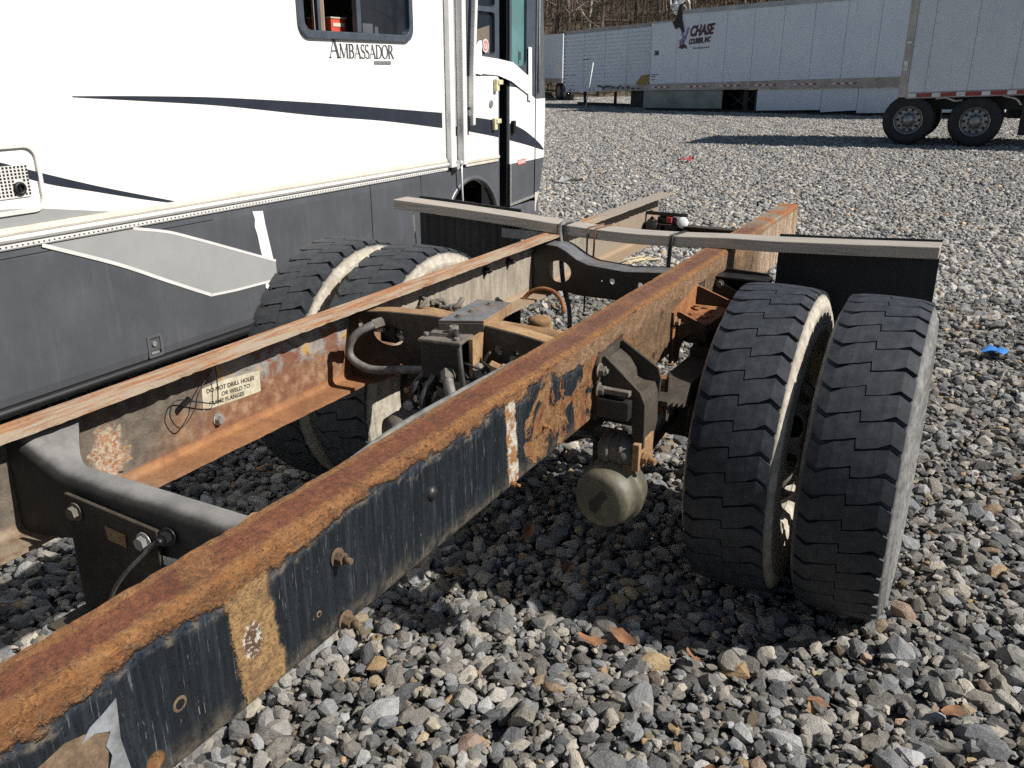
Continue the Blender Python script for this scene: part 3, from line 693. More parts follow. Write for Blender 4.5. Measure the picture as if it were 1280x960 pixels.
# arched crossmember with the big lightening hole
top2 = [(-.421, 1.050), (-.36, 1.064), (-.28, 1.075), (-.1, 1.0835), (.07, 1.080), (.21, 1.067), (.334, 1.048)]
bot2 = [(.334, .930), (.182, .940), (.045, .935), (-.10, .915), (-.225, .878), (-.33, .830), (-.421, .806)]
mb = MB(); mb.plate(top2 + bot2, [circ(-.265, 1.0, .062, .036, 18), circ(.135, 1.01, .016, .016, 10), circ(.195, 1.012, .008, .008, 8), circ(-.22, .90, .011, .011, 8), circ(-.375, 1.02, .012, .02, 8)], .008, lambda u, v, w: (u, -.87 + w, v))
xm2 = part(mb, "crossmember", "brown_steel")
def curve_at(pts, x):
    P = sorted(pts); return float(np.interp(x, [a for a, b in P], [b for a, b in P]))
def flange(pts, y0, d, t, name, mat, parent, n=30, lip=0.0):
    mb = MB(); x0, x1 = min(p[0] for p in pts), max(p[0] for p in pts); rings = []
    for i in range(n + 1):
        x = x0 + (x1 - x0) * i / n; z = curve_at(pts, x)
        rings.append([(x, y0, z + .001), (x, y0 + d, z + .001 + lip), (x, y0 + d, z - t + lip), (x, y0, z - t)])
    mb.sweep(rings); return part(mb, name, mat, parent)
flange(top2, -.8615, .055, .007, "top_flange", "rust_tan", xm2)
flange(bot2, -.8615, .05, .006, "bottom_flange", "rust", xm2)
mb = MB(); mb.box(-.315, -.255, -.845, -.76, .965, 1.03); part(mb, "hole_filler", "rv_black", bevel=.004)  # black box added behind the big hole so it shows dark
mb = MB(); mb.cyl((-.335, -.852, 1.005), (-.29, -.856, 1.01), .009, n=6); part(mb, "fitting", "bright_steel", xm2); mb = MB(); mb.cyl((-.245, -.84, 1.0), (-.21, -.845, .985), .012, n=8); part(mb, "fitting", "bright_steel", xm2)
# rusty tube behind it
mb = MB(); mb.tube(catmull([(-.42, -.47, .955), (-.2, -.47, .945), (.1, -.47, .938), (.42, -.47, .935)], 6), .032, 16); part(mb, "torsion_tube", "rust_tan")
# bridge bracket
mb = MB(); mb.plate([(-.035, -.930), (.088, -.871), (.060, -.640), (-.060, -.655)], [], .008, lambda u, v, w: (u, v, 1.0865 + w))
mb.plate([(-.035, 1.0865), (.088, 1.0865), (.088, .965), (.076, .965), (.072, 1.03), (-.035, 1.035)], [], .007, lambda u, v, w: (u, -.930 + .48*(u+.035) - .001 - w + .007, v))
mb.plate([(-.871, 1.0865), (-.64, 1.0865), (-.64, 1.07), (-.80, 1.045), (-.871, .99)], [], .006, lambda u, v, w: (.088 - .12*(u+.871) - w, u, v))
br = part(mb, "bridge_bracket", "grey_steel", bevel=.002)
br.data.materials.append(MAT["brown_steel"]); br.data.materials.append(MAT["rust_tan"])
for p_ in br.data.polygons:
    if abs(p_.normal.z) < .5: p_.material_index = 2 if p_.normal.x > .5 else 1
for x, y in ((.005, -.80), (.012, -.70), (.0, -.87)):
    bolt("bolt", (x, y, 1.0945), (0, 0, 1), .008, .009, "dusty_metal", 0, True, br)
# valve block and its hoses
mb = MB(); mb.obox((-.005, -.925, .985), (.125, .115, .115), Matrix.Rotation(.12, 3, 'Z')); mb.obox((-.005, -.925, 1.047), (.138, .128, .012), Matrix.Rotation(.12, 3, 'Z'), 1)
vb = part(mb, "valve_block", ["black_steel", "dusty_metal"], bevel=.004)
mb = MB(); mb.obox((-.02, -.93, 1.058), (.06, .05, .012), Matrix.Rotation(.3, 3, 'Z')); mb.cyl((.02, -.93, 1.05), (.02, -.93, 1.085), .014); mb.cyl((-.055, -.965, 1.05), (-.055, -.965, 1.064), .008, n=6); mb.cyl((.05, -.965, 1.05), (.05, -.965, 1.062), .008, n=6)
part(mb, "fitting", "dusty_metal", vb)
mb = MB(); mb.obox((.085, -.90, 1.0), (.012, .11, .12), Matrix.Rotation(.12, 3, 'Z')); part(mb, "mount_bracket", "rust_tan", vb)
hoses = [
 ([(-.275, -.89, 1.045), (-.295, -.93, 1.038), (-.335, -.96, 1.005), (-.345, -.965, .945), (-.27, -.965, .913), (-.14, -.955, .930), (-.075, -.945, .935)], .013, "hose"),
 ([(.02, -.93, 1.075), (.05, -.955, 1.055), (.075, -.985, .985), (.095, -.995, .90), (.10, -.97, .82)], .008, "hose_dark"),
 ([(.03, -.985, .955), (.055, -1.02, .93), (.085, -1.03, .87), (.11, -1.0, .80), (.13, -.95, .74)], .016, "hose"),
 ([(.10, -.93, .965), (.135, -.96, .94), (.175, -.97, .88), (.20, -.94, .80)], .015, "hose"),
 ([(.13, -.90, .96), (.165, -.91, .90), (.20, -.91, .82), (.22, -.88, .74)], .013, "hose"),
 ([(.16, -.86, .93), (.19, -.90, .90), (.23, -.93, .86), (.26, -.90, .80)], .016, "hose_dark"),
 ([(.20, -.84, .93), (.235, -.88, .92), (.27, -.92, .90), (.28, -.93, .84)], .014, "hose"),
 ([(-.02, -.98, .93), (-.03, -1.03, .88), (-.01, -1.04, .80), (.03, -1.0, .70)], .012, "hose_dark"),
 ([(-.06, -.965, .935), (-.08, -1.0, .90), (-.08, -1.0, .82), (-.04, -.95, .74)], .011, "hose_dark"),
]
for pts, r, m_ in hoses:
    mb = MB(); mb.tube(catmull(pts, 6), r, 10); a, b = Vector(pts[0]), Vector(pts[1]); d = (b - a).normalized()
    h = part(mb, "air_hose", m_)
    mb = MB(); mb.cyl(a - d*.005, a + d*.030, r*1.35, n=6, smooth=False); part(mb, "fitting", "dusty_metal" if m_ == "hose" else "black_steel", h)
mb = MB(); mb.tube(catmull([(.275, -1.78, 1.035), (.30, -1.62, 1.068), (.305, -1.40, 1.070), (.30, -1.2, 1.062), (.30, -1.05, 1.055), (.315, -.95, 1.04)], 8), .007, 8); part(mb, "air_line", "hose")
cq = random.Random(77)
for k in range(30):
    x, y, z = (cq.uniform(.07, .27), cq.uniform(-1.0, -.86), cq.uniform(.90, .99)) if k % 2 else (cq.uniform(-.16, .04), cq.uniform(-1.02, -.92), cq.uniform(.76, .91)); a = Vector((cq.gauss(0, 1), cq.gauss(0, .6), cq.gauss(0, 1))).normalized(); r_ = cq.uniform(.006, .013); mb = MB()
    mb.cyl(Vector((x, y, z)), Vector((x, y, z)) + a*cq.uniform(.03, .06), r_, n=6, smooth=False); mb.cyl(Vector((x, y, z)) - a*.012, Vector((x, y, z)), r_*1.5, n=6, smooth=False)
    part(mb, "fitting", cq.choice(["dusty_metal", "black_steel", "rust_tan", "bright_steel"]), vb)
for k in range(26):
    x, y, z = (cq.uniform(.06, .24), cq.uniform(-1.0, -.88), cq.uniform(.94, 1.01)) if k % 2 else (cq.uniform(-.14, .05), cq.uniform(-1.02, -.94), cq.uniform(.84, .93)); P_ = [(x, y, z)]
    for j in range(4): x += cq.gauss(.01, .03); y += cq.gauss(0, .02); z -= cq.uniform(.015, .05); P_.append((x, y, z))
    mb = MB(); mb.tube(catmull(P_, 4), cq.uniform(.003, .008), 6); part(mb, "air_line", cq.choice(["hose", "hose_dark", "hose_dark", "wire_black"]))
for k in range(9):
    x, y, z = -.36 + cq.gauss(0, .03), -.44 + cq.gauss(0, .02), .985 + cq.gauss(0, .008); P_ = [(x, y, z)]
    for j in range(4): x += cq.gauss(.012, .02); y += cq.gauss(0, .02); z += cq.gauss(-.003, .012); P_.append((x, y, z))
    mb = MB(); mb.tube(catmull(P_, 4), cq.uniform(.006, .011), 6); part(mb, "wire_bundle", "dusty_metal")
# brake booster seen between the rails
mb = MB(); mb.lathe([(-.10, .001), (-.098, .05), (-.085, .075), (-.05, .083), (-.02, .086), (-.018, .094), (.012, .094), (.014, .086), (.05, .082), (.085, .06), (.09, .001)], (-.085, -.985, .742), (.5, 1, .1), 32)
part(mb, "brake_booster", "dusty_metal")
# air tank and driveline clutter in the shade
mb = MB(); mb.lathe([(-.22, .001), (-.2, .06), (-.17, .085), (.17, .085), (.2, .06), (.22, .001)], (-.10, -.62, .70), (1, 0, 0), 24); part(mb, "air_tank", "black_steel")
# rear crossmember behind the axle
top3 = [(-.421, 1.062), (-.30, 1.057), (-.26, 1.040), (-.204, 1.006), (-.146, .987), (.022, .976), (.2, .990), (.334, 1.012)]
bot3 = [(.334, .860), (.01, .851), (-.2, .851), (-.279, .864), (-.40, .838), (-.421, .831)]
mb = MB(); mb.plate(top3 + bot3, [circ(-.285, .945, .058, .050, 20), circ(-.031, .928, .013, .013, 10), circ(.098, .925, .013, .013, 10), circ(-.08, .925, .004, .004, 6)], .008, lambda u, v, w: (u, .45 + w, v))
xm3 = part(mb, "crossmember", "black_steel")
mb = MB(); rings = []
for i in range(41):
    x = -.421 + .755*i/40; z = curve_at(top3, x); R2 = .032
    rings.append([(x, .456 + R2 - R2*math.cos(a), z - .016 + R2*.55*math.sin(a)) for a in [math.pi*k/8 for k in range(5)]] + [(x, .585, z + .002), (x, .585, z - .006), (x, .46, z - .024)])
mb.sweep(rings, True, True, 0, True); fl3 = part(mb, "top_flange", "grey_steel", xm3); fl3.data.set_sharp_from_angle(angle=math.radians(50))
flange(bot3, .4585, .06, .006, "bottom_flange", "black_steel", xm3, 30)
mb = MB(); mb.box(-.42, .334, 1.96, 1.968, .84, .94); mb.box(-.42, .334, 1.90, 1.959, .932, .940); part(mb, "crossmember", "brown_steel")

# spring hanger on the near rail
mb = MB(); nearp = [(.442, 1.018), (.452, 1.022), (.562, .930), (.579, .895), (.582, .757), (.550, .750), (.540, .835), (.522, .866), (.47, .852), (.442, .828)]
mb.plate(nearp, [], .011, lambda u, v, w: (u, -.805 + w, v))
farp = [(.442, 1.028), (.452, 1.032), (.567, .962), (.576, .932), (.560, .70), (.536, .695), (.515, .845), (.482, .915), (.442, .955)]
mb.plate(farp, [], .011, lambda u, v, w: (u, -.665 + w, v))
mb.plate([(-.835, .83), (-.835, 1.0), (-.815, 1.022), (-.64, 1.034), (-.622, 1.015), (-.622, .83)], [], .012, lambda u, v, w: (HW + w, u, v))
prof = [(.445, 1.008), (.478, .985), (.50, .955), (.505, .930), (.525, .922), (.560, .920), (.570, .895), (.574, .80), (.565, .74)]
rings = [[(a, -.7935, b), (a, -.6655, b), (a - .008, -.6655, b - .006), (a - .008, -.7935, b - .006)] for a, b in prof]; mb.sweep(rings)
hg = part(mb, "spring_hanger", "brown_steel", bevel=.0025)
mb = MB(); mb.obox((.492, -.822, .926), (.094, .022, .016)); part(mb, "spacer_bar", "dusty_metal", hg, bevel=.002)
mb = MB(); mb.box(.444, .542, -.842, -.8065, .848, .905); part(mb, "stop_block", "black_steel", hg, bevel=.003)
for y, z in ((-.826, .985), (-.826, .925), (-.64, .99)):
    bolt("bolt", (HW + .012, y, z), (1, 0, 0), .015, .020, "dusty_metal", .008, True, hg)
mb = MB(); mb.cyl((.445, -.775, .728), (.555, -.775, .728), .046, n=24); mb.cyl((.462, -.775, .728), (.478, -.775, .728), .049, n=24); mb.cyl((.506, -.775, .728), (.520, -.775, .728), .049, n=24)
part(mb, "spring_eye", "dusty_metal", hg)
mb = MB(); mb.box(.555, .576, -.825, -.70, .690, .775); mb.cyl((.576, -.79, .725), (.594, -.79, .722), .020, n=6, smooth=False); mb.cyl((.594, -.79, .722), (.618, -.795, .718), .011)
part(mb, "shackle_pin", "rust_tan", hg, bevel=.002)
mb = MB()
for k in range(5): mb.box(.520, .556, -.560 - .003*(k % 2), -.500, .780 + .022*k, .798 + .022*k)
part(mb, "leaf_end", "rust", hg, bevel=.002)
mb = MB(); mb.plate([(-.565, .762), (-.56, .90), (-.548, .915), (-.538, .90), (-.535, .765), (-.55, .750)], [], .008, lambda u, v, w: (.560 + w, u, v)); part(mb, "rebound_clip", "brown_steel", hg)
# leaf springs
for sx in (1, -1):
    sp = None
    for k in range(9):
        half0, half1 = -.66 + .055*k, .72 - .06*k; mb = MB(); rings = []; th = .0145
        for i in range(25):
            y = half0 + (half1 - half0) * i / 24; z = .835 + .03 * (y / .75) ** 2 - th * k * 1.15
            rings.append([(sx*.500, y, z), (sx*.600, y, z), (sx*.600, y, z - th), (sx*.500, y, z - th)])
        mb.sweep(rings)
        if sp is None: sp = part(mb, "leaf_spring", "brown_steel")
        else: part(mb, "spring_leaf", "brown_steel", sp)
    mb = MB(); 
    for y in (-.09, .09):
        for x in (.512, .613): mb.cyl((sx*x, y, .52), (sx*x, y, .885), .011, n=8)
    mb.box(min(sx*.50, sx*.625), max(sx*.50, sx*.625), -.12, .12, .838, .865); part(mb, "spring_clamp", "grease")
# brake chambers hanging behind the axle
for sx in (1,):
    mb = MB(); mb.lathe([(0, .001), (.001, .05), (.003, .066), (.010, .082), (.026, .090), (.072, .094), (.074, .103), (.098, .103), (.100, .092), (.15, .088), (.175, .06), (.18, .001)], (sx*.478, -.88, .595), (sx*.10, 1, .0), 40)
    pot = part(mb, "brake_chamber", "olive_metal")
    mb = MB(); mb.plate([(-.02, -.03), (.0, -.04), (.012, -.02), (.02, .0), (.034, .02), (.030, .038), (.012, .034), (-.004, .012), (-.02, .0)], [], .0012, lambda u, v, w: (sx*.478 - .008 + u, -.8815 - w + sx*0, .594 + v)); part(mb, "paint_loss", "black_steel", pot)
    mb = MB(); mb.box(.478 + .045, .478 + .075, -.815, -.775, .672, .70); mb.cyl((.535, -.80, .688), (.56, -.80, .688), .007, n=6); part(mb, "clamp_lug", "old_bolt", pot)
    mb = MB(); mb.cyl((.44, -.75, .69), (.43, -.76, .735), .012, n=8); part(mb, "port_fitting", "dusty_metal", pot)
    mb = MB(); mb.tube(catmull([(.43, -.76, .735), (.40, -.79, .76), (.34, -.78, .75), (.25, -.74, .72)], 5), .009, 8); part(mb, "air_hose", "hose_dark", pot)
    mb = MB(); mb.cyl((sx*.48, -.70, .60), (sx*.44, -.10, .60), .03, n=10); mb.box(sx*.43 - .05, sx*.43 + .05, -.70, -.66, .56, .74); part(mb, "push_rod", "grease", pot)
# rear axle
mb = MB(); mb.cyl((-.60, 0, .555), (.60, 0, .555), .078, n=20)
mb.lathe([(-.20, .09), (-.15, .17), (-.06, .215), (.06, .215), (.15, .17), (.20, .09)], (-.05, 0, .575), (1, 0, 0), 28)
mb.lathe([(0, .15), (.16, .12), (.26, .07), (.30, .05)], (-.05, .1, .575), (0, 1, 0), 20)
ax = part(mb, "rear_axle", "grease")
for sx in (1, -1):
    mb = MB(); mb.cyl((sx*.56, 0, .555), (sx*.765, 0, .555), .205, n=36); mb.cyl((sx*.70, 0, .555), (sx*1.12, 0, .555), .095, n=24); mb.cyl((sx*1.12, 0, .555), (sx*1.15, 0, .555), .07, n=20)
    part(mb, "brake_drum", "grease", ax)
mb = MB(); mb.tube([(-.05, .38, .58), (-.05, 1.0, .60), (-.05, 1.5, .62)], .045, 14); part(mb, "drive_shaft", "grease")
# rusty shelf bracket and dark gusset bracket on the near rail
mb = MB(); mb.plate([(.438, .985), (.452, .985), (.548, .948), (.545, .925), (.50, .915), (.462, .885), (.452, .80), (.438, .79)], [], .009, lambda u, v, w: (u, -.105 + w, v))
mb.plate([(.438, 1.032), (.452, 1.03), (.572, .988), (.572, .945), (.53, .93), (.438, .90)], [], .009, lambda u, v, w: (u, .125 + w, v))
mb.plate([(.431, -.12), (.552, -.085), (.575, .124), (.431, .124)], [], .008, lambda u, v, w: (u, v, .950 + .16*(u-.43)*0 + .10*(v+.1)*.6 - w))
mb.plate([(-.14, .80), (-.14, .99), (.15, 1.035), (.15, .90)], [], .010, lambda u, v, w: (HW + w, u, v))
sb = part(mb, "shelf_bracket", "rust", bevel=.002)
mb = MB()
for k in range(26): mb.obox((rng.uniform(.45, .54), rng.uniform(-.07, .09), .9535 + rng.uniform(0, .012)), (rng.uniform(.008, .024), rng.uniform(.008, .022), .003), Matrix.Rotation(rng.uniform(-.5, .5), 3, 'X') @ Matrix.Rotation(rng.uniform(0, 3), 3, 'Z'))
part(mb, "rust_flakes", "rust", sb, kind='stuff')
mb = MB(); mb.box(.462, .555, -.085, .10, .868, .935); part(mb, "bump_stop", "rv_black", bevel=.012)
sb.data.materials.append(MAT["brown_steel"])
for p_ in sb.data.polygons:
    if abs(p_.normal.y) > .6: p_.material_index = 1
bolt("bolt", (HW + .01, -.125, .955), (1, 0, 0), .013, .018, "rust_tan", 0, True, sb)
mb = MB(); mb.plate([(.431, 1.005), (.45, 1.028), (.62, 1.022), (.636, 1.005), (.64, .93), (.60, .91), (.431, .83)], [], .010, lambda u, v, w: (u, .50 + w, v)); mb.box(.431, .636, .41, .499, 1.004, 1.012); mb.plate([(.431, 1.0), (.60, .93), (.431, .80)], [], .008, lambda u, v, w: (u, .40 + w, v))
bolt("bolt", (.455, .398, .985), (0, -1, 0), .011, .014, "dusty_metal")
part(mb, "flap_bracket", "black_steel", bevel=.002)
mb = MB(); mb.box(-.66, -.431, .60, .70, 1.040, 1.086); part(mb, "flap_bracket", "grey_steel", bevel=.003)
# front bracket with the white canister
mb = MB(); mb.box(-.345, -.235, 1.935, 1.975, .875, .975); mb.box(-.37, -.31, 1.90, 1.95, .855, .93); mb.box(-.335, -.255, 1.952, 1.959, .85, .99); mb.box(-.42, -.17, 1.94, 1.965, .985, 1.003); mb.box(-.40, -.385, 1.938, 1.967, 1.003, 1.008); mb.obox((-.33, 1.95, .91), (.17, .012, .03), Matrix.Rotation(.7, 3, 'Y')); mb.cyl((-.40, 1.92, .91), (-.34, 1.93, .91), .05, n=16); mb.obox((-.22, 1.945, .93), (.12, .012, .028), Matrix.Rotation(-.6, 3, 'Y'))
fb = part(mb, "light_bracket", "black_steel", bevel=.0015)
mb = MB(); mb.lathe([(-.03, .001), (-.03, .026), (-.02, .032), (.025, .032), (.03, .026), (.03, .001)], (-.19, 1.93, .955), (.4, -1, .15), 18); part(mb, "canister", "white_plastic", fb)
mb = MB(); mb.obox((-.27, 1.93, .965), (.03, .02, .03)); part(mb, "connector", "red_plastic", fb)
mb = MB(); mb.tube(catmull([(-.36, 1.92, .96), (-.38, 1.91, .93), (-.36, 1.90, .89), (-.37, 1.90, .85)], 5), .006, 6); part(mb, "cable", "rust", fb)
mb = MB(); mb.tube(catmull([(-.27, 1.93, .90), (-.1, 1.95, .885), (.1, 1.97, .87), (.3, 1.97, .88)], 6), .009, 8); part(mb, "cable", "wire_black", fb)
mb = MB(); mb.tube([(.24, 1.9, 1.085), (.235, 1.9, 1.105), (.25, 1.9, 1.112), (.27, 1.9, 1.105)], .006, 8); part(mb, "hook", "black_steel", RAIL_N)
# loose strap and rusty ring by the differential
mb = MB(); mb.tube(catmull([(-.40 + .105*(1-math.cos(a)), .30 + .03*math.sin(a), .80 + .09*math.sin(a)) for a in [math.pi*k/8 for k in range(9)]], 3), .010, 8); part(mb, "ring_clamp", "rust")
mb = MB(); mb.lathe([(0, .045), (.012, .05), (.03, .05), (.036, .03), (.036, .001)], (-.255, .20, .765), (0, 0, 1), 18); mb.cyl((-.255, .2, .70), (-.255, .2, .766), .06, n=6); part(mb, "spring_cap", "rust_tan")

# ------------------------------------------------------------------ wheels
TR = .555
def tyre_mesh():
    mb = MB(); n = 88; W2 = .128
    prof = [(-.10, .285), (-.125, .30), (-.130, .318), (-.134, .320), (-.143, .36), (-.149, .405), (-.1525, .410), (-.1525, .418), (-.150, .423), (-.150, .445), (-.147, .485), (-.1485, .489), (-.1475, .496), (-.143, .500), (-.137, .522), (-.131, .530), (-.126, .537)]
    full = prof + [(-.06, .5375), (.06, .5375)] + [(-a, r) for a, r in prof[::-1]] + [(.09, .275), (-.09, .275)]
    # carcass: sidewalls (m1) and groove floor (m0)
    mb.lathe(prof, (0, 0, 0), (1, 0, 0), n, 1); mb.lathe([(-a, r) for a, r in prof[::-1]], (0, 0, 0), (1, 0, 0), n, 1)
    mb.lathe([(-.126, .537), (-.06, .5375), (.06, .5375), (.126, .537)], (0, 0, 0), (1, 0, 0), n, 0)
    NP = 42; pitch = 2 * math.pi / NP
    def put(u, v, r): # u 0..1 across, v in pitches
        x = -W2 + 2*W2*u; cr = .006 * (2*u - 1)**2 + .004 * max(0, abs(2*u-1) - .85) / .15; rr = r - cr; a = v * pitch
        return (x, rr * math.sin(a), rr * math.cos(a))
    cols = [ # (path across with v offset, half gap front/back in pitch)
        ([(-.004, .10), (.13, -.13), (.268, .02)], (.115, .10, .03)), ([(.2695, .02), (.39, .12), (.4997, .18)], (.030, .030, .036, .60)),
        ([(.5003, -.22), (.62, -.10), (.728, -.02)], (.036, .030, .030, .40)), ([(.7305, -.02), (.87, .16), (1.004, -.12)], (.03, .10, .115))]
    JG = [rng.uniform(-.015, .015) for _ in range(NP)]
    for i in range(NP):
        for path, hg_ in cols:
            jig = JG[i]
            mf = hg_[3] if len(hg_) > 3 else .5; side_ = 0 if len(hg_) < 4 else (2 if mf > .5 else -1)
            lo = [(u, i + v + q + jig) for (u, v), q in zip(path, hg_)]; hi = [(u, i + 1 + v - q + jig) for (u, v), q in zip(path, hg_)]
            mid = [(u, a[1] + (b[1] - a[1])*mf) for (u, _), a, b in zip(path, lo, hi)]
            if side_ == 2: hi[2] = (.487, hi[2][1])
            if side_ == -1: lo[0] = (.513, lo[0][1])
            vs = []
            for row in (lo, mid, hi):
                for u, v in row: vs.append(put(u, v, TR))
            for row in (lo, mid, hi):
                for u, v in row: vs.append(put(u, v, TR - .020))
            fs = [(0,1,4,3), (1,2,5,4), (3,4,7,6), (4,5,8,7), (0,9,10,1), (1,10,11,2), (6,7,16,15), (7,8,17,16), (0,3,12,9), (3,6,15,12), (2,11,14,5), (5,14,17,8)]
            mb.add(vs, fs, 0)
    return mb
TYRE = tyre_mesh(); TY1 = TYRE.mesh("tyre", ["tread", "sidewall_dusty"]); TY2 = TYRE.mesh("tyre_grey", ["tread", "sidewall_grey"])
def rim_mesh():
    mb = MB(); n = 64
    mb.lathe([(-.125, .312), (-.118, .320), (-.110, .30), (-.085, .285), (-.04, .262), (.03, .262), (.085, .285), (.110, .30), (.118, .320), (.125, .312), (.10, .288), (.02, .252), (-.06, .252), (-.10, .288)], (0, 0, 0), (1, 0, 0), n, 0, True)
    # dished disc with ten oval hand holes
    H = 10
    pr = [(.020, .254), (.070, .246), (.115, .228), (.148, .196), (.160, .170), (.165, .145), (.165, .10)]
    def surf(t, a):
        f = t * (len(pr) - 1); i = min(int(f), len(pr) - 2); q = f - i; h = pr[i][0]*(1-q) + pr[i+1][0]*q; r = pr[i][1]*(1-q) + pr[i+1][1]*q
        return (h, r * math.cos(a), r * math.sin(a))
    for k in range(H):
        a0 = 2*math.pi*k/H; da = math.pi/H; m = 20; outer = []; inner = []
        for j in range(m):
            th = 2*math.pi*j/m; c, s_ = math.cos(th), math.sin(th); q = 1 / max(abs(c), abs(s_))
            outer.append(surf(.40 + .28*s_*q, a0 + da*c*q)); inner.append(surf(.40 + .185*s_, a0 + da*.60*c))
        mb.add(outer + inner, [(j, (j+1) % m, m+(j+1) % m, m+j) for j in range(m)], 0, True)
    mb.lathe([surf(.68 + .32*j/4, 0)[:1] + (math.hypot(*surf(.68 + .32*j/4, 0)[1:]),) for j in range(5)], (0, 0, 0), (1, 0, 0), 60, 0)
    mb.lathe([surf(.0 + .12*j/2, 0)[:1] + (math.hypot(*surf(.12*j/2, 0)[1:]),) for j in range(3)], (0, 0, 0), (1, 0, 0), 60, 0)
    return mb
RIM = rim_mesh().mesh("wheel", ["wheel_paint"]); NUT = MB()
NUT.cyl((.165, 0, .125), (.19, 0, .125), .016, n=6, smooth=False); NUTM = NUT.mesh("lug_nut", ["dusty_metal"])
for xc, flip, tm in ((.766, False, TY1), (1.122, True, TY2), (-.766, True, TY1), (-1.122, False, TY1)):
    wlab = {.766: "inner wheel of the near pair, pale dusty sidewall", 1.122: "outermost near wheel with grey sidewall"}.get(xc)
    wo = bpy.data.objects.new("wheel", RIM); COL.objects.link(wo); wo.parent = CH; wo.location = (xc, 0, TR - .02)
    if flip: wo.rotation_euler = (0, 0, math.pi)
    if wlab: wo['label'] = wlab
    ty = bpy.data.objects.new("tyre", tm); COL.objects.link(ty); ty.parent = wo; ty.rotation_euler = (rng.uniform(0, 6), 0, 0)
    if abs(xc) < 1:
        for k in range(10):
            nu = bpy.data.objects.new("lug_nut", NUTM); COL.objects.link(nu); nu.parent = wo; nu.rotation_euler = (2*math.pi*k/10, 0, 0)

# ------------------------------------------------------------------ weathered beam and mud flaps
zpts = [(-1.262, 1.137), (-.9, 1.121), (-.6, 1.104), (-.43, 1.0915), (-.2, 1.078), (0, 1.073), (.2, 1.078), (.43, 1.0905), (.6, 1.093), (.9, 1.107), (1.222, 1.124)]
BX = [-1.262 + 2.484 * i / 40 for i in range(41)]
mb = MB(); rings = []
for x in BX:
    z = curve_at(zpts, x); sk = .012 * math.sin(x * 1.1)
    rings.append([(x, .583 + sk, z), (x, .583 + sk, z + .046), (x, .705 + sk, z + .046), (x, .705 + sk, z)])
mb.sweep(rings)
bm_o = at_origin(mb, "wooden_beam", "wood", (0, .645, 1.073), bevel=.003)
tag(bm_o, "long grey weathered plank lying across both rusty frame rails", "plank")
def bpart(mb, name, mat): return mb.build(name, mat, bm_o, off=(0, .645, 1.073))
mb = MB(); mb.tube(catmull([(-.315, .72, 1.10), (-.325, .66, 1.135), (-.335, .585, 1.135), (-.338, .566, 1.10), (-.325, .56, 1.02), (-.322, .555, .95), (-.30, .54, .85), (-.268, .53, .76), (-.258, .52, .67)], 6), .011, 8); bpart(mb, "tie_strap", "hose")
mb = MB(); mb.obox((-.333, .645, 1.128), (.04, .15, .008)); mb.obox((-.335, .570, 1.10), (.040, .008, .06)); bpart(mb, "tie_strap", "hose_dark")
for x, zb, mm in ((-.205, .74, "wire_rust"), (.178, .94, "wire_black"), (.187, .94, "wire_black"), (-.17, .93, "wire_rust")):
    zt = curve_at(zpts, x) + .049; mb = MB(); mb.tube([(x + .03, .715, zt - .07), (x + .02, .709, zt), (x, .580, zt), (x - .002, .575, zt - .04), (x - .005, .57, zb)], .0045, 6); bpart(mb, "tie_wire", mm)
for x0, x1, lab in ((.604, 1.222, "black rubber mud flap behind the near pair of wheels"), (-1.205, -.63, "black rubber mud flap behind the far pair of wheels by the motorhome")):
    mb = MB(); rings = []
    for i in range(31):
        x = x0 + (x1 - x0) * i / 30; y = .728 + .006 * math.sin(i * .31 + x0) + .0012*math.sin(i*2.4); z1 = curve_at(zpts, x) + .052
        rings.append([(x, y, .50), (x, y, z1), (x, y + .010, z1), (x, y + .010, .50)])
    mb.sweep(rings)
    tag(at_origin(mb, "mud_flap", "flap_rubber", ((x0+x1)/2, .733, .5)), lab, "mud flap", "mud flaps hung behind the wheels")
mb = MB(); mb.tube([(-1.228, .70, 1.14), (-1.235, .70, 1.10), (-1.225, .71, .90), (-1.225, .71, .60)], .006, 6); mb.tube([(-1.228, .70, 1.125), (-1.195, .70, 1.128)], .005, 6)
bpart(mb, "flap_stay", "bright_steel")

# ------------------------------------------------------------------ motorhome
RX = -2.13
RV = thing("motorhome", "cream and charcoal motorhome with navy swoosh stripes and its entry door taped shut", "motorhome", (-3.4, -.6, 0))
def rv(mb, name, mats, parent=None, **k): return mb.build(name, mats, parent or RV, **k)
def side(t0):  # map (y,z,w) to the wall, proud by t0
    return lambda u, v, w: (RX + t0 + w, u, v)
WY0, WY1, WZ0, WZ1 = .972, 2.046, 1.966, 2.80
mb = MB()   # shell: upper side wall round the window opening, far side, roof, tail
mb.plate([(-5.5, 1.10), (2.42, 1.10), (2.42, 3.30), (-5.5, 3.30)], [rrect(WY0, WY1, WZ0, WZ1, .07)], .05, lambda u, v, w: (RX - .05 + w, u, v))
mb.box(-4.65, -4.60, -5.5, 3.9, .50, 3.30); mb.box(-4.60, RX - .06, -5.5, -5.45, .50, 3.30); mb.box(-4.66, RX + .0, -5.5, 4.0, 3.30, 3.38)
rv(mb, "body_shell", "rv_white")
mb = MB(); mb.box(-4.59, RX - .06, -5.44, 3.2, .62, .70); mb.box(-3.3, -3.26, -1.2, 3.2, .70, 3.2); rv(mb, "interior", "rv_interior")
mb = MB(); mb.box(-2.90, -2.35, .75, 1.16, 1.60, 2.05); mb.box(-2.45, -2.40, .8, 1.16, 2.05, 2.09, 1); rv(mb, "dinette", ["rv_pillar", "rv_grey"])
mb = MB(); rings = []
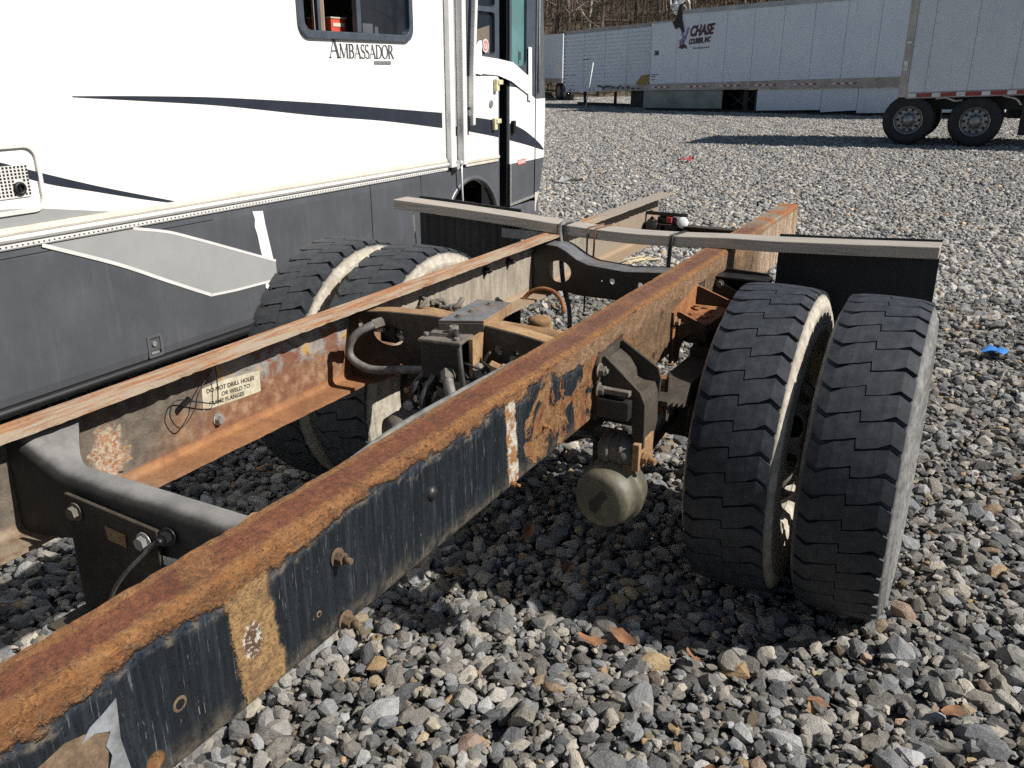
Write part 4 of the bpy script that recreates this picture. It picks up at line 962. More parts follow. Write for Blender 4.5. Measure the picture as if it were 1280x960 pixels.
for i in range(9):
    y = 1.235 + .10*i/8; rings.append([(RX - .11 + .012*math.sin(i*2.3), y, 1.97), (RX - .11 + .012*math.sin(i*2.3), y, 2.79), (RX - .125 + .012*math.sin(i*2.3), y, 2.79), (RX - .125 + .012*math.sin(i*2.3), y, 1.97)])
mb.sweep(rings); rv(mb, "curtain", "curtain")
bx = at_origin(MB().box(-2.42, -2.24, 1.385, 1.52, 1.90, 2.075).box(-2.239, -2.236, 1.40, 1.505, 2.03, 2.05, 1).box(-2.425, -2.235, 1.38, 1.525, 2.075, 2.082, 1), "storage_box", ["red_box", "rv_beige"], (-2.33, 1.45, 1.90))
tag(bx, "red box standing behind the open pane of the motorhome window", "box")
# window frame and panes
mb = MB(); mb.plate(rrect(WY0 - .012, WY1 + .012, WZ0 - .012, WZ1 + .012, .085), [rrect(WY0 + .030, WY1 - .030, WZ0 + .030, WZ1 - .030, .055)], .055, lambda u, v, w: (RX - .035 + w, u, v))
wf = rv(mb, "window", "rv_frame", bevel=.006)
mb = MB(); mb.box(RX - .03, RX + .008, 1.485, 1.525, WZ0 + .031, WZ1 - .031); mb.box(RX - .028, RX + .0, 1.14, 1.165, WZ0 + .031, WZ1 - .031); rv(mb, "frame", "rv_frame", wf, bevel=.004)
mb = MB(); mb.box(RX - .012, RX - .006, 1.526, WY1 - .031, WZ0 + .031, WZ1 - .031); rv(mb, "pane", "window_glass", wf)
mb = MB(); mb.box(RX - .0055, RX - .004, 1.55, 1.65, WZ0 + .032, WZ0 + .085); mb.box(RX - .0055, RX - .004, 1.67, 1.705, WZ0 + .032, WZ0 + .07); rv(mb, "sticker", "rv_pillar", wf)
# belt trim
mb = MB()
prof = [(0, 1.100), (.010, 1.100), (.014, 1.106), (.014, 1.120), (.006, 1.124), (.006, 1.128), (.020, 1.131), (.026, 1.142), (.022, 1.154), (.0, 1.158)]
mb.sweep([[(RX + a, y, b) for a, b in prof] for y in (-5.4, -3, -1, 1, 2.46)], True, True, 0, False)
mb2 = MB(); mb2.sweep([[(RX + a, y, b) for a, b in [(0, 1.1581), (.014, 1.1581), (.017, 1.166), (.012, 1.184), (0, 1.188)]] for y in (-5.4, -3, -1, 1, 2.44)])
bt = rv(mb, "belt_trim", "rv_trim_white"); rv(mb2, "moulding", "rv_beige", bt)
mb = MB()
for k in range(150): mb.box(RX + .0141, RX + .0147, -1.2 + k*.024, -1.192 + k*.024, 1.110, 1.116)
rv(mb, "drain_slot", "rv_black", bt, kind='stuff')
# skirt panels
for y0, y1 in ((-5.45, -2.4), (-2.394, 1.527), (1.533, 2.104)):
    mb = MB(); pf = [(RX - .05, .455), (RX + .004, .462), (RX + .010, .50), (RX + .006, 1.06), (RX + .002, 1.0985), (RX - .05, 1.0985)]
    mb.sweep([[(a, y0, b) for a, b in pf], [(a, y1, b) for a, b in pf]]); rv(mb, "skirt_panel", "rv_charcoal", bevel=.003)
AC = (2.80, .60); AR = .405
arch = [(AC[0] + AR*math.cos(math.radians(a)), AC[1] + AR*math.sin(math.radians(a))) for a in range(200, -21, -10)]
mb = MB(); mb.plate([(2.110, 1.0985), (2.110, .462)] + arch + [(3.222, .462), (3.222, 1.0985)], [], .05, lambda u, v, w: (RX - .045 + w, u, v)); rv(mb, "skirt_panel", "rv_charcoal", bevel=.003)
mb = MB(); rings = []
for a in range(200, -21, -10):
    c, s_ = math.cos(math.radians(a)), math.sin(math.radians(a)); rings.append([(RX + .0055, AC[0] + r*c, AC[1] + r*s_) for r in (AR + .030,)] + [(RX + .018, AC[0] + (AR + .012)*c, AC[1] + (AR + .012)*s_), (RX + .018, AC[0] + (AR - .006)*c, AC[1] + (AR - .006)*s_), (RX - .04, AC[0] + (AR - .006)*c, AC[1] + (AR - .006)*s_)])
mb.sweep(rings, True, True, 0, True); rv(mb, "arch_trim", "rv_pillar")
mb = MB(); mb.box(RX - .9, RX - .85, 2.2, 3.2, .30, 1.05); mb.box(RX - .85, RX - .051, 2.2, 3.2, 1.04, 1.06); rv(mb, "wheel_well", "rv_black")
mb = MB(); mb.sweep([[(RX + .008 + .022*math.cos(t), y, .440 + .022*math.sin(t)) for t in [2*math.pi*k/10 for k in range(10)]] for y in (-5.4, -2, 0, 2.1)], True, True, 0, True); rv(mb, "rub_rail", "rv_black")
mb = MB(); mb.box(RX - .1, RX + .004, 3.23, 3.95, .55, .71); rv(mb, "step_panel", "rv_pillar", bevel=.01)
def rv_wheel(y):
    mb = MB(); mb.lathe([(-.12, .25), (-.13, .32), (-.125, .42), (-.10, .455), (.10, .455), (.125, .42), (.13, .32), (.12, .25)], (RX - .32, y, .455), (1, 0, 0), 40)
    wl = rv(mb, "wheel", "tyre_plain"); mb = MB(); mb.lathe([(.12, .25), (.10, .24), (.05, .23), (.06, .15), (.09, .12), (.09, .001)], (RX - .32, y, .455), (1, 0, 0), 32); rv(mb, "rim", "rim_alloy", wl)
rv_wheel(2.78)
# stripes: thin vinyl on the gelcoat
def band(top, bot, name, mat, t0=.0012, parent=None):
    mb = MB(); mb.plate(top + bot[::-1], [], .0012, side(t0)); return rv(mb, name, mat, parent)
def sm(pts): return [(p.x, p.y) for p in catmull([(a, b, 0) for a, b in pts], 5)]
band(sm([(-.49, 1.685), (-.12, 1.676), (.368, 1.656), (1.10, 1.608), (1.72, 1.558), (2.405, 1.502)]), sm([(-.485, 1.681), (-.12, 1.655), (.363, 1.617), (1.097, 1.537), (1.716, 1.480), (2.405, 1.399)]), "navy_stripe", "rv_navy")
band(sm([(-1.9, 1.76), (-1.2, 1.555), (-.857, 1.444), (-.661, 1.378), (-.442, 1.308), (-.196, 1.237), (.074, 1.162)]), sm([(-1.9, 1.70), (-1.2, 1.50), (-.863, 1.411), (-.668, 1.341), (-.446, 1.283), (-.198, 1.219), (.066, 1.159)]), "navy_stripe", "rv_navy")
band([(-1.5, 1.29), (-.894, 1.263), (-.758, 1.252), (-.395, 1.1895)], [(-1.5, 1.245), (-.9, 1.1895), (-.5, 1.1895), (-.396, 1.189)], "grey_swoosh", "rv_grey")
gs = band(sm([(-.29, 1.095), (-.10, 1.05), (.057, .992), (.314, .893), (.62, .775)]) , sm([(-.745, 1.095), (-.40, .95), (-.14, .82), (.136, .686), (.5, .672), (.62, .68)]), "grey_swoosh", "rv_grey", .0085)
def line(pts, wd, name="white_pinstripe", mat="rv_trim_white", t0=.0102, parent=None):
    mb = MB(); rings = []
    P = [Vector((a, b, 0)) for a, b in pts]
    for i, p in enumerate(P):
        d = (P[min(i+1, len(P)-1)] - P[max(i-1, 0)]).normalized(); nn = Vector((-d.y, d.x, 0)) * wd/2
        rings.append([(RX + t0, p.x - nn.x, p.y - nn.y), (RX + t0, p.x + nn.x, p.y + nn.y), (RX + t0 + .001, p.x + nn.x, p.y + nn.y), (RX + t0 + .001, p.x - nn.x, p.y - nn.y)])
    mb.sweep(rings); return rv(mb, name, mat, parent)
line(sm([(-.29, 1.097), (-.10, 1.052), (.057, .996), (.314, .897), (.62, .778)]), .014)
line(sm([(-.75, 1.097), (-.40, .95), (-.14, .82), (.130, .688)]), .016); line([(.128, .688), (.3, .678), (.62, .672)], .013)
line([(-5.2, 1.068), (.2, 1.068)], .003, "panel_line", "rv_black", .0062)
# tape on the skirt, latch, hatch
mb = MB(); mb.plate([(.478, 1.072), (.556, 1.064), (.565, .99), (.582, .90), (.606, .77), (.545, .60), (.522, .62), (.534, .75), (.512, .86), (.500, .94), (.485, .99), (.492, 1.03)], [], .002, side(.0075)); tp = rv(mb, "tape_strip", "tape_white")
def latch(y, z):
    mb = MB(); mb.plate(rrect(y - .044, y + .044, z - .055, z + .055, .008), [rrect(y - .032, y + .032, z - .042, z + .042, .005)], .006, side(.0085)); l = rv(mb, "latch", "rv_pillar")
    mb = MB(); mb.box(RX + .0088, RX + .0096, y - .032, y + .032, z - .042, z + .042); rv(mb, "recess", "rv_black", l)
    mb = MB(); mb.cyl((RX + .009, y - .004, z + .012), (RX + .018, y - .004, z + .012), .013, n=14); mb.box(RX + .0098, RX + .014, y - .028, y + .02, z - .038, z - .026); rv(mb, "handle", "bright_steel", l)
latch(-.262, .520); latch(-1.9, .52); latch(1.25, .90) if False else None
mb = MB(); mb.plate(rrect(-1.34, -.694, 1.235, 1.510, .055), [rrect(-1.325, -.712, 1.252, 1.494, .045)], .012, side(.0005)); ht = rv(mb, "hatch", "rv_trim_white", bevel=.004)
mb = MB(); mb.plate(rrect(-1.0, -.752, 1.300, 1.428, .006), [], .004, side(.0016)); vn = rv(mb, "vent", "rv_trim_white", ht, bevel=.001)
mb = MB()
for i in range(15):
    for j in range(9):
        y = -.99 + i*.0163; z = 1.308 + j*.0135
        if (y + .80)**2 + (z - 1.335)**2 > .0009: mb.box(RX + .0057, RX + .0062, y, y + .009, z, z + .009)
rv(mb, "vent_hole", "rv_black", ht, kind='stuff')
mb = MB(); mb.lathe([(0, .027), (.008, .027), (.012, .022), (.012, .016), (.004, .014)], (RX + .0056, -.80, 1.336), (1, 0, 0), 24); mb.cyl((RX + .0056, -.80, 1.336), (RX + .0062, -.80, 1.336), .016, n=16); mb.box(RX + .006, RX + .013, -.803, -.797, 1.323, 1.349); rv(mb, "vent_knob", "rv_black", ht)
# serif lettering
def serif_letters(word, mbx, cap, x0, z0, small):
    pen = x0; T, t = .17, .055
    def seg(h, a, b, wd):
        P, Q = Vector((pen + a[0]*h, z0 + a[1]*h, 0)), Vector((pen + b[0]*h, z0 + b[1]*h, 0)); d = (Q - P).normalized(); nn = Vector((-d.y, d.x, 0)) * wd*h/2
        vs = [P - nn, P + nn, Q + nn, Q - nn]; o = RX + .0012
        mbx.add([(o, v.x, v.y) for v in vs] + [(o + .0012, v.x, v.y) for v in vs], [(0,1,2,3), (4,7,6,5), (0,4,5,1), (1,5,6,2), (2,6,7,3), (3,7,4,0)])
    def arc(h, cx, cy, rx, ry, a0, a1, w0, w1, n=12):
        for k in range(n):
            p = [(cx + rx*math.cos(math.radians(a0 + (a1-a0)*q/n)), cy + ry*math.sin(math.radians(a0 + (a1-a0)*q/n))) for q in (k - .04, k + 1.04)]
            f = abs(math.cos(math.radians(a0 + (a1-a0)*(k+.5)/n))); seg(h, p[0], p[1], w0 + (w1-w0)*f)
    for i, chh in enumerate(word):
        h = cap if i == 0 else small; S = lambda *q: seg(h, *q); A_ = lambda *q: arc(h, *q)
        if chh == 'A': S((.08, 0), (.42, 1), t); S((.38, 1), (.74, 0), T); S((.2, .33), (.62, .33), t); S((-.02, .02), (.2, .02), .04); S((.58, .02), (.88, .02), .04); wd = .82
        elif chh == 'M': S((.10, 0), (.12, 1), t); S((.12, 1), (.5, .04), T); S((.5, .04), (.86, 1), t); S((.9, 0), (.88, 1), T); S((0, .02), (.22, .02), .04); S((.76, .02), (1.04, .02), .04); S((0, .98), (.2, .98), .04); S((.8, .98), (1.04, .98), .04); wd = 1.06
        elif chh == 'B': S((.14, 0), (.14, 1), T); A_(.3, .75, .24, .23, -90, 90, t, T); A_(.3, .27, .30, .25, -90, 90, t, T); S((.02, .98), (.32, .98), t); S((.02, .02), (.32, .02), t); S((.14, .52), (.32, .52), t); wd = .66
        elif chh == 'S': A_(.26, .75, .2, .23, 30, 250, t, T*.8); A_(.26, .25, .22, .25, 80, -150, t, T*.8); S((.2, .55), (.36, .44), T); wd = .52
        elif chh == 'D': S((.14, 0), (.14, 1), T); A_(.28, .5, .46, .48, -90, 90, t, T); S((.02, .98), (.3, .98), t); S((.02, .02), (.3, .02), t); wd = .80
        elif chh == 'O': A_(.40, .5, .36, .48, 0, 360, t, T, 20) if False else arc(h, .40, .5, .36, .48, 0, 360, t, T, 20); wd = .82
        elif chh == 'R': S((.14, 0), (.14, 1), T); A_(.3, .75, .24, .23, -90, 90, t, T); S((.34, .5), (.70, 0), T); S((.02, .98), (.32, .98), t); S((.02, .02), (.28, .02), .04); S((.14, .52), (.32, .52), t); S((.6, .02), (.8, .02), .04); wd = .76
        pen += wd * h
    return pen
mb = MB(); end = serif_letters("AMBASSADOR", mb, .118, 1.212, 1.852, .080); rv(mb, "lettering", "rv_pillar")
mb = MB(); mb.box(RX + .0012, RX + .0025, 1.640, 1.815, 1.818, 1.838); sbp = rv(mb, "badge", "rv_pillar")
mb = MB()
for k in range(12): mb.box(RX + .0026, RX + .0032, 1.648 + k*.0135, 1.656 + k*.0135, 1.823, 1.832)
rv(mb, "badge_print", "rv_grey", sbp, kind='stuff')
# awning arm hardware
mb = MB(); mb.box(RX - .05, RX + .002, 2.421, 2.70, 1.125, 3.30); rv(mb, "corner_panel", "arm_white")
mb = MB(); mb.box(RX + .0025, RX + .045, 2.45, 2.515, 1.12, 3.25); mb.box(RX + .003, RX + .03, 2.516, 2.555, 1.40, 3.25, 1); mb.box(RX + .003, RX + .06, 2.60, 2.655, 1.13, 3.25); a1 = rv(mb, "awning_arm", ["arm_white", "arm_grey"], bevel=.006)
mb = MB(); mb.box(RX + .003, RX + .02, 2.52, 2.575, 1.335, 1.455); rv(mb, "slot", "rv_black", a1)
mb = MB(); mb.obox((RX + .03, 2.555, 1.13), (.05, .10, .03), Matrix.Rotation(.4, 3, 'X')); mb.cyl((RX + .02, 2.56, 1.14), (RX + .07, 2.56, 1.14), .012, n=8); rv(mb, "pivot_bracket", "arm_grey", a1)
mb = MB(); mb.tube([(RX + .05, 2.575, 1.16), (RX + .045, 2.585, 1.0), (RX + .04, 2.61, .70)], .008, 8); rv(mb, "awning_rod", "arm_white", a1)
mb = MB(); mb.sweep([[(RX + .02, y - .018, z), (RX + .055, y - .018, z), (RX + .055, y + .018, z), (RX + .02, y + .018, z)] for y, z in ((2.765, 1.40), (2.775, 1.8), (2.83, 2.4), (2.90, 3.2))]); a2 = rv(mb, "awning_arm", "arm_white", bevel=.005)
mb = MB(); mb.box(RX + .0025, RX + .022, 2.70, 2.735, 1.33, 1.47); mb.cyl((RX + .005, 2.72, 1.52), (RX + .04, 2.72, 1.52), .010, n=8); rv(mb, "catch", "rv_black", a2)
# door side
mb = MB(); mb.plate([(2.701, 1.125), (3.222, 1.125), (3.222, 1.742), (2.701, 1.742)], [], .05, lambda u, v, w: (RX - .048 + w, u, v)); rv(mb, "side_wall", "rv_white")
mb = MB(); mb.box(RX + .0022, RX + .016, 2.701, 3.20, 1.102, 1.124); mb.box(RX + .0022, RX + .022, 2.70, 3.21, 1.126, 1.150); rv(mb, "belt_trim", "rv_beige", bevel=.004)
mb = MB(); mb.plate([(2.701, 1.743), (3.222, 1.743), (3.222, 3.30), (2.701, 3.30)], [rrect(2.90, 3.175, 1.895, 2.19, .03), rrect(2.90, 3.175, 2.225, 2.9, .03)], .05, lambda u, v, w: (RX - .05 + w, u, v)); dw = rv(mb, "window_panel", "rv_frame", bevel=.004)
mb = MB(); mb.box(RX - .03, RX - .024, 2.895, 3.18, 1.89, 2.195); mb.box(RX - .03, RX - .024, 2.895, 3.18, 2.22, 2.905); rv(mb, "pane", "window_glass", dw)
mb = MB(); mb.plate([(2.92, 1.90), (2.92, 2.06), (3.13, 2.10), (3.13, 1.90)], [], .001, lambda u, v, w: (RX - .0235 + w, u, v)); rv(mb, "shade", "rv_interior", dw)
mb = MB(); mb.plate(circ(3.03, 1.955, .048, .048, 20), [], .001, side(.0004)); st = rv(mb, "sticker", "rv_trim_white", dw)
mb = MB(); mb.plate(circ(3.03, 1.955, .036, .036, 20), [circ(3.03, 1.955, .026, .026, 20)], .001, side(.0016)); mb.plate([(3.02, 1.936), (3.026, 1.936), (3.026, 1.954), (3.04, 1.954), (3.04, 1.959), (3.026, 1.959), (3.026, 1.970), (3.044, 1.970), (3.044, 1.976), (3.02, 1.976)], [], .001, side(.0016)); rv(mb, "sticker_print", "sign_red", st)
mb = MB(); mb.box(RX - .22, RX - .16, 3.222, 3.41, .72, 3.25); mb.box(RX - .16, RX - .02, 3.395, 3.41, .72, 3.25); rv(mb, "door_gap", "rv_black")
mb = MB(); mb.box(RX - .05, RX - .002, 3.222, 3.245, .72, 3.25); rv(mb, "door_jamb", "rv_frame")
mb = MB(); mb.plate([(3.412, .735), (3.862, .735), (3.862, 1.060), (3.412, 1.060)], [], .045, lambda u, v, w: (RX - .046 + w, u, v)); dr = rv(mb, "door", "rv_charcoal", bevel=.004)
mb = MB(); mb.plate([(3.41, .720), (3.866, .745), (3.866, .765), (3.43, .742), (3.43, 1.06), (3.41, 1.06)], [], .008, side(.0)); rv(mb, "edge_trim", "bright_steel", dr)
mb = MB(); mb.plate([(3.412, 1.061), (3.862, 1.061), (3.862, 1.56), (3.66, 1.64), (3.412, 1.66)], [], .045, lambda u, v, w: (RX - .045 + w, u, v)); rv(mb, "door_skin", "rv_white", dr)
mb = MB(); mb.plate([(3.412, 1.661), (3.66, 1.641), (3.862, 1.561), (3.862, 3.25), (3.412, 3.25)], [rrect(3.445, 3.70, 1.815, 3.1, .05)], .045, lambda u, v, w: (RX - .045 + w, u, v)); rv(mb, "door_frame", "rv_frame", dr, bevel=.004)
mb = MB(); mb.box(RX - .03, RX - .024, 3.44, 3.705, 1.81, 3.105); rv(mb, "door_glass", "teal_glass", dr)
mb = MB(); mb.box(RX - .0235, RX - .02, 3.60, 3.607, 1.83, 1.93); mb.box(RX - .0235, RX - .02, 3.62, 3.64, 1.86, 1.92); rv(mb, "glass_label", "rv_frame", dr)
mb = MB(); mb.box(RX + .002, RX + .03, 3.43, 3.47, 1.30, 1.40); rv(mb, "handle", "rv_black", dr, bevel=.005)
band(sm([(2.702, 1.468), (3.06, 1.428), (3.221, 1.406)]), sm([(2.702, 1.365), (3.059, 1.310), (3.221, 1.284)]), "navy_stripe", "rv_navy", .0025)
band(sm([(3.413, 1.380), (3.452, 1.373), (3.66, 1.315), (3.86, 1.234)]), sm([(3.413, 1.250), (3.452, 1.242), (3.66, 1.203), (3.86, 1.163)]), "navy_stripe", "rv_navy", .0012, dr)
mb = MB(); mb.plate([(3.55, 1.040), (3.69, 1.045), (3.69, 1.085), (3.55, 1.080)], [], .002, side(.0016)); mbp = rv(mb, "red_badge", "sign_red", dr)
mb = MB()
for k in range(7): mb.plate([(3.56 + k*.018, 1.05), (3.572 + k*.018, 1.05), (3.572 + k*.018, 1.074), (3.56 + k*.018, 1.074)], [], .0008, side(.0037))
rv(mb, "badge_print", "rv_trim_white", dr, kind='stuff')
for y, z in ((3.165, 1.675), (3.135, 1.39)):
    mb = MB(); mb.obox((RX + .02, y, z), (.03, .045, .09)); mb.obox((RX + .035, y + .03, z + .02), (.02, .07, .035)); rv(mb, "lock_latch", "ivory", bevel=.006)
mb = MB(); mb.cyl((RX + .002, 3.10, 1.54), (RX + .012, 3.10, 1.54), .028, n=18); rv(mb, "door_lock", "bright_steel")
# tape over the door
mb = MB(); mb.plate([(2.90, 1.875), (2.97, 1.88), (3.2, 1.865), (3.45, 1.84), (3.72, 1.735), (3.74, 1.735), (3.74, 1.60), (3.70, 1.60), (3.42, 1.70), (3.2, 1.745), (2.90, 1.76)], [], .003, side(.009)); rv(mb, "tape_strip", "tape_white")
mb = MB(); mb.plate([(2.855, 1.76), (2.95, 1.75), (2.95, 1.99), (2.905, 1.985), (2.86, 1.94)], [], .003, side(.0125)); rv(mb, "tape_strip", "tape_white")
mb = MB(); mb.plate([(3.712, 1.55), (3.775, 1.54), (3.765, 1.955), (3.705, 1.96)], [], .003, side(.0125)); rv(mb, "tape_strip", "tape_white")
# front cap: lofted corner
def front(zs, mat, name, x_in=-4.60, parent=None, cap=False, off=0.0):
    plan = [(RX - .05, 3.868), (RX + .001 + off, 3.868), (RX + off, 3.98), (RX - .012 + off, 4.07), (RX - .05, 4.15), (RX - .12, 4.20), (RX - .30, 4.225), (RX - 1.2, 4.27), (x_in + .3, 4.22), (x_in, 4.05), (x_in, 3.868)]
    mb = MB(); rings = []
    for z, dy in zs: rings.append([(x, 3.868 if y <= 3.868 else 3.868 + (y - 3.868)*max(.05, (1 + dy/.3)), z) for x, y in plan])
    mb.sweep(rings, True, True, 0, True); o = rv(mb, name, mat, parent); o.data.set_sharp_from_angle(angle=math.radians(50)); return o
fc = front([(1.062, -.005), (1.2, 0), (1.40, .01), (1.555, .005)], "rv_white", "front_cap")
front([(.66, -.24), (.72, -.19), (.80, -.13), (.90, -.07), (1.059, -.006)], "rv_charcoal", "front_bumper")
front([(.62, -.245), (.68, -.225), (.78, -.135)], "rv_beige", "front_valance", off=.004)
front([(1.558, .004), (1.7, -.01), (2.0, -.03), (2.5, -.10), (3.3, -.26)], "rv_pillar", "windshield_pillar")
mb = MB(); mb.plate([(3.872, 1.228), (3.97, 1.178), (4.05, 1.128), (3.97, 1.140), (3.872, 1.160)], [], .0015, lambda u, v, w: (RX + .0025 + w - .06*max(0, u-3.98), u, v)); rv(mb, "navy_stripe", "rv_navy", fc)
mb = MB(); mb.box(RX + .001, RX + .006, 3.863, 3.869, .70, 3.2); rv(mb, "door_seam", "rv_frame")
mb = MB(); mb.tube([(RX + .012, 3.905, 1.60), (RX + .006, 3.915, 2.0), (RX + .0, 3.92, 2.6), (RX - .0, 3.92, 3.2)], .009, 6); rv(mb, "chrome_strip", "bright_steel")

# ------------------------------------------------------------------ trailers
def hplane(A, B):
    A, B = Vector((A[0], A[1], 0)), Vector((B[0], B[1], 0)); d = (B - A); L = d.length; d.normalize(); n = Vector((-d.y, d.x, 0))
    if n.dot(FD) < 0: n = -n
    return A, d, n, L
def mapper(A, d, n):   # (s along, z, depth inward) ; negative depth = proud of the side
    return lambda s, z, w: tuple(A + d*s + n*w + Vector((0, 0, z)))
def quad_box(mb, F, s0, s1, zb0, zt0, zb1, zt1, w0, w1, m=0):
    vs = [F(s0, zb0, w0), F(s1, zb1, w0), F(s1, zt1, w0), F(s0, zt0, w0), F(s0, zb0, w1), F(s1, zb1, w1), F(s1, zt1, w1), F(s0, zt0, w1)]
    return mb.add(vs, [(0,1,2,3), (4,7,6,5), (0,4,5,1), (1,5,6,2), (2,6,7,3), (3,7,4,0)], m)
def ip(s, a): return float(np.interp(s, [p[0] for p in a], [p[1] for p in a]))
def tape_run(F, par, pts, zf, n_each=6, ln=.16, hh=.055, w=-.03):
    for s in pts:
        mb = MB(); mw = MB()
        for k in range(n_each):
            q = s + k*ln; quad_box(mb if k % 2 else mw, F, q, q + ln*.97, zf(q), zf(q) + hh, zf(q+ln), zf(q+ln) + hh, w, w - .004)
        o = mb.build("reflector_red", "reflect_red", par); mw.build("reflector_white", "reflect_white", par)

# courier trailer
A, d, n, L = hplane((-11.77, 33.60), (-1.905, 30.365)); F = mapper(A, d, n)
CT = thing("box_trailer", "long white box trailer with a torn roof edge and dark courier lettering", "trailer", tuple(A + d*L/2), "box trailers parked behind the yard")
toppts = [(-.2, 3.56), (1.15, 3.60), (1.28, 3.70), (1.38, 3.84), (5.87, 4.05), (9.0, 4.10), (L + 4, 4.2)]; ztop = lambda s: ip(s, toppts) - .06
zr1 = lambda s: 1.16 + .036*s; zr0 = lambda s: .91 + .028*s
mb = MB(); quad_box(mb, F, 0, L + 3.5, zr0(0) + .02, ztop(0) - .12, zr0(L+3.5) + .02, ztop(L+3.5) - .05, .03, 2.6); mb.build("body", "roof_alloy", CT)
edges = [0.0, 1.27, 2.35, 3.55, 4.75, 5.95, 7.15, 8.35, 9.55, L + 3.5]
for a, b in zip(edges, edges[1:]):
    mb = MB(); ztm = (lambda s: ztop(s) - (.0 if a > 1 else .02)); quad_box(mb, F, a + .008, b - .008, zr1(a), ztm(max(a, 1.39) if a > 1 else a), zr1(b), ztm(b if a > 1 else 1.1), .03, .0); mb.build("side_panel", "trailer_white", CT)
mb = MB(); quad_box(mb, F, 1.5, L + 3.5, ztop(1.5) + .005, ztop(1.5) + .16, ztop(L+3.5) + .005, ztop(L+3.5) + .2, -.02, .06); quad_box(mb, F, 0, 1.1, ztop(0) - .015, ztop(0) + .05, ztop(1.1) - .015, ztop(1.1) + .05, -.02, .06); quad_box(mb, F, 1.5, L + 3.5, ztop(1.5) + .16, ztop(1.5) + .165, ztop(L+3.5) + .2, ztop(L+3.5) + .205, -.02, 2.6); mb.build("roof_rail", "roof_alloy", CT)
mb = MB(); quad_box(mb, F, 0, L + 3.5, zr0(0), zr1(0) - .006, zr0(L+3.5), zr1(L+3.5) - .006, -.03, .06); mb.build("side_rail", "rail_alloy", CT)
tape_run(F, CT, [.15, 1.9, 3.45, 5.0, 6.6, 8.1], lambda s: (zr0(s) + zr1(s))/2 - .03, 6, .15)
for a, b, mt in ((-.30, 3.55, "skirt_grey"), (5.1, 7.7, "trailer_white"), (7.72, 9.05, "trailer_white"), (9.07, L + 3.5, "trailer_white")):
    mb = MB(); quad_box(mb, F, a, b, .22 + .012*a, zr0(a) - .012, .22 + .022*b, zr0(b) - .012, .04, .09); mb.build("skirt_panel", mt, CT)
mb = MB()
for s0, s1, z0, z1 in ((3.6, 4.6, .90, .30), (4.6, 3.8, .95, .35), (4.0, 5.0, 1.0, .40), (4.9, 4.4, 1.0, .4)): mb.tube([F(s0, z0 + .03, .35), F(s1, z1, .35)], .05, 6)
quad_box(mb, F, 4.35, 4.55, .16, 1.0, .16, 1.0, .3, .5); quad_box(mb, F, 4.85, 5.05, .16, 1.0, .16, 1.0, .3, .5); mb.build("landing_gear", "undercarriage", CT)
mb = MB(); quad_box(mb, F, -.2, L + 3.5, .10, .95, .15, 1.1, 1.2, 1.3); mb.build("underframe", "undercarriage", CT)
mb = MB(); quad_box(mb, F, -.3, L + 3, .02, .20, .10, .40, .15, .9); mb.build("crossbars", "undercarriage", CT)
# torn hole at the roof
mb = MB(); pts = [(1.02, ztop(1.0)), (1.2, ztop(1.0) - .28), (1.34, ztop(1.0) - .20), (1.62, ztop(1.0) - .42), (1.48, ztop(1.4) - .22), (1.42, ztop(1.4) + .1), (1.5, ztop(1.4) + .42), (1.34, ztop(1.4) + .36), (1.22, ztop(1.0) + .2), (1.12, ztop(1.0) + .02)]
mb.plate(pts, [], .05, lambda u, v, w: F(u, v, -.012 - w)); tr = mb.build("torn_edge", "rv_black", CT)
r2 = random.Random(5); mb = MB()
for k in range(26):
    c = F(1.22 + r2.gauss(0, .16), ztop(1.4) + .40 + r2.gauss(0, .13), r2.uniform(-.12, .1)); mb.obox(c, (r2.uniform(.1, .28), .02, r2.uniform(.05, .16)), Matrix.Rotation(r2.uniform(0, 3), 3, 'Y') @ Matrix.Rotation(r2.uniform(-.8, .8), 3, 'X'))
mb.tube(catmull([F(1.4, ztop(1.4) + .45, -.05), F(1.62, ztop(1.4) + .62, -.08), F(1.75, ztop(1.4) + .5, -.1), F(1.85, ztop(1.4) + .36, -.1)], 5), .02, 6)
mb.build("crumpled_sheet", "white_plastic", tr, kind='stuff')
def trailer_text(F, par, s, size, s0, z0, mat, shear=.0, offs=0.0, slope=0.0, squeeze=1.0, name="lettering"):
    vs, fs = text_geo(s, size, .004, shear, offs); mb = MB(); mb.add([F(s0 + a*squeeze, z0 + b + slope*a, -.012 - c) for a, b, c in vs], fs); return mb.build(name, mat, par)
trailer_text(F, CT, "CHASE", .52, 1.86, 2.97, "logo_maroon", .28, .022, .05, .68)
trailer_text(F, CT, "COURIER, INC", .26, 1.84, 2.68, "logo_maroon", .25, .012, .05, .60)
mb = MB()
for k in range(9): quad_box(mb, F, 2.05 + k*.09, 2.05 + k*.09 + .055, 2.50 + k*.004, 2.555 + k*.004, 2.50 + k*.004, 2.555 + k*.004, -.006, -.009)
mb.build("small_print", "print_faint", CT, kind='stuff')
for pts in ([(1.42, 3.22), (1.52, 3.28), (1.62, 2.95), (1.76, 3.32), (1.84, 3.28), (1.70, 2.86), (1.60, 2.70), (1.54, 2.86)], [(1.38, 2.84), (1.52, 2.90), (1.62, 2.76), (1.56, 2.60), (1.40, 2.66)]):
    mb = MB(); mb.plate(pts, [], .004, lambda u, v, w: F(u, v, -.006 - w)); mb.build("emblem", "logo_purple", CT)
mb = MB(); mb.plate([(1.36, 2.52), (1.46, 2.70), (1.52, 2.62), (1.60, 2.72), (1.74, 2.62), (1.80, 2.50), (1.66, 2.56), (1.54, 2.50), (1.44, 2.56)], [], .004, lambda u, v, w: F(u, v, -.012 - w)); mb.build("emblem", "logo_maroon", CT)
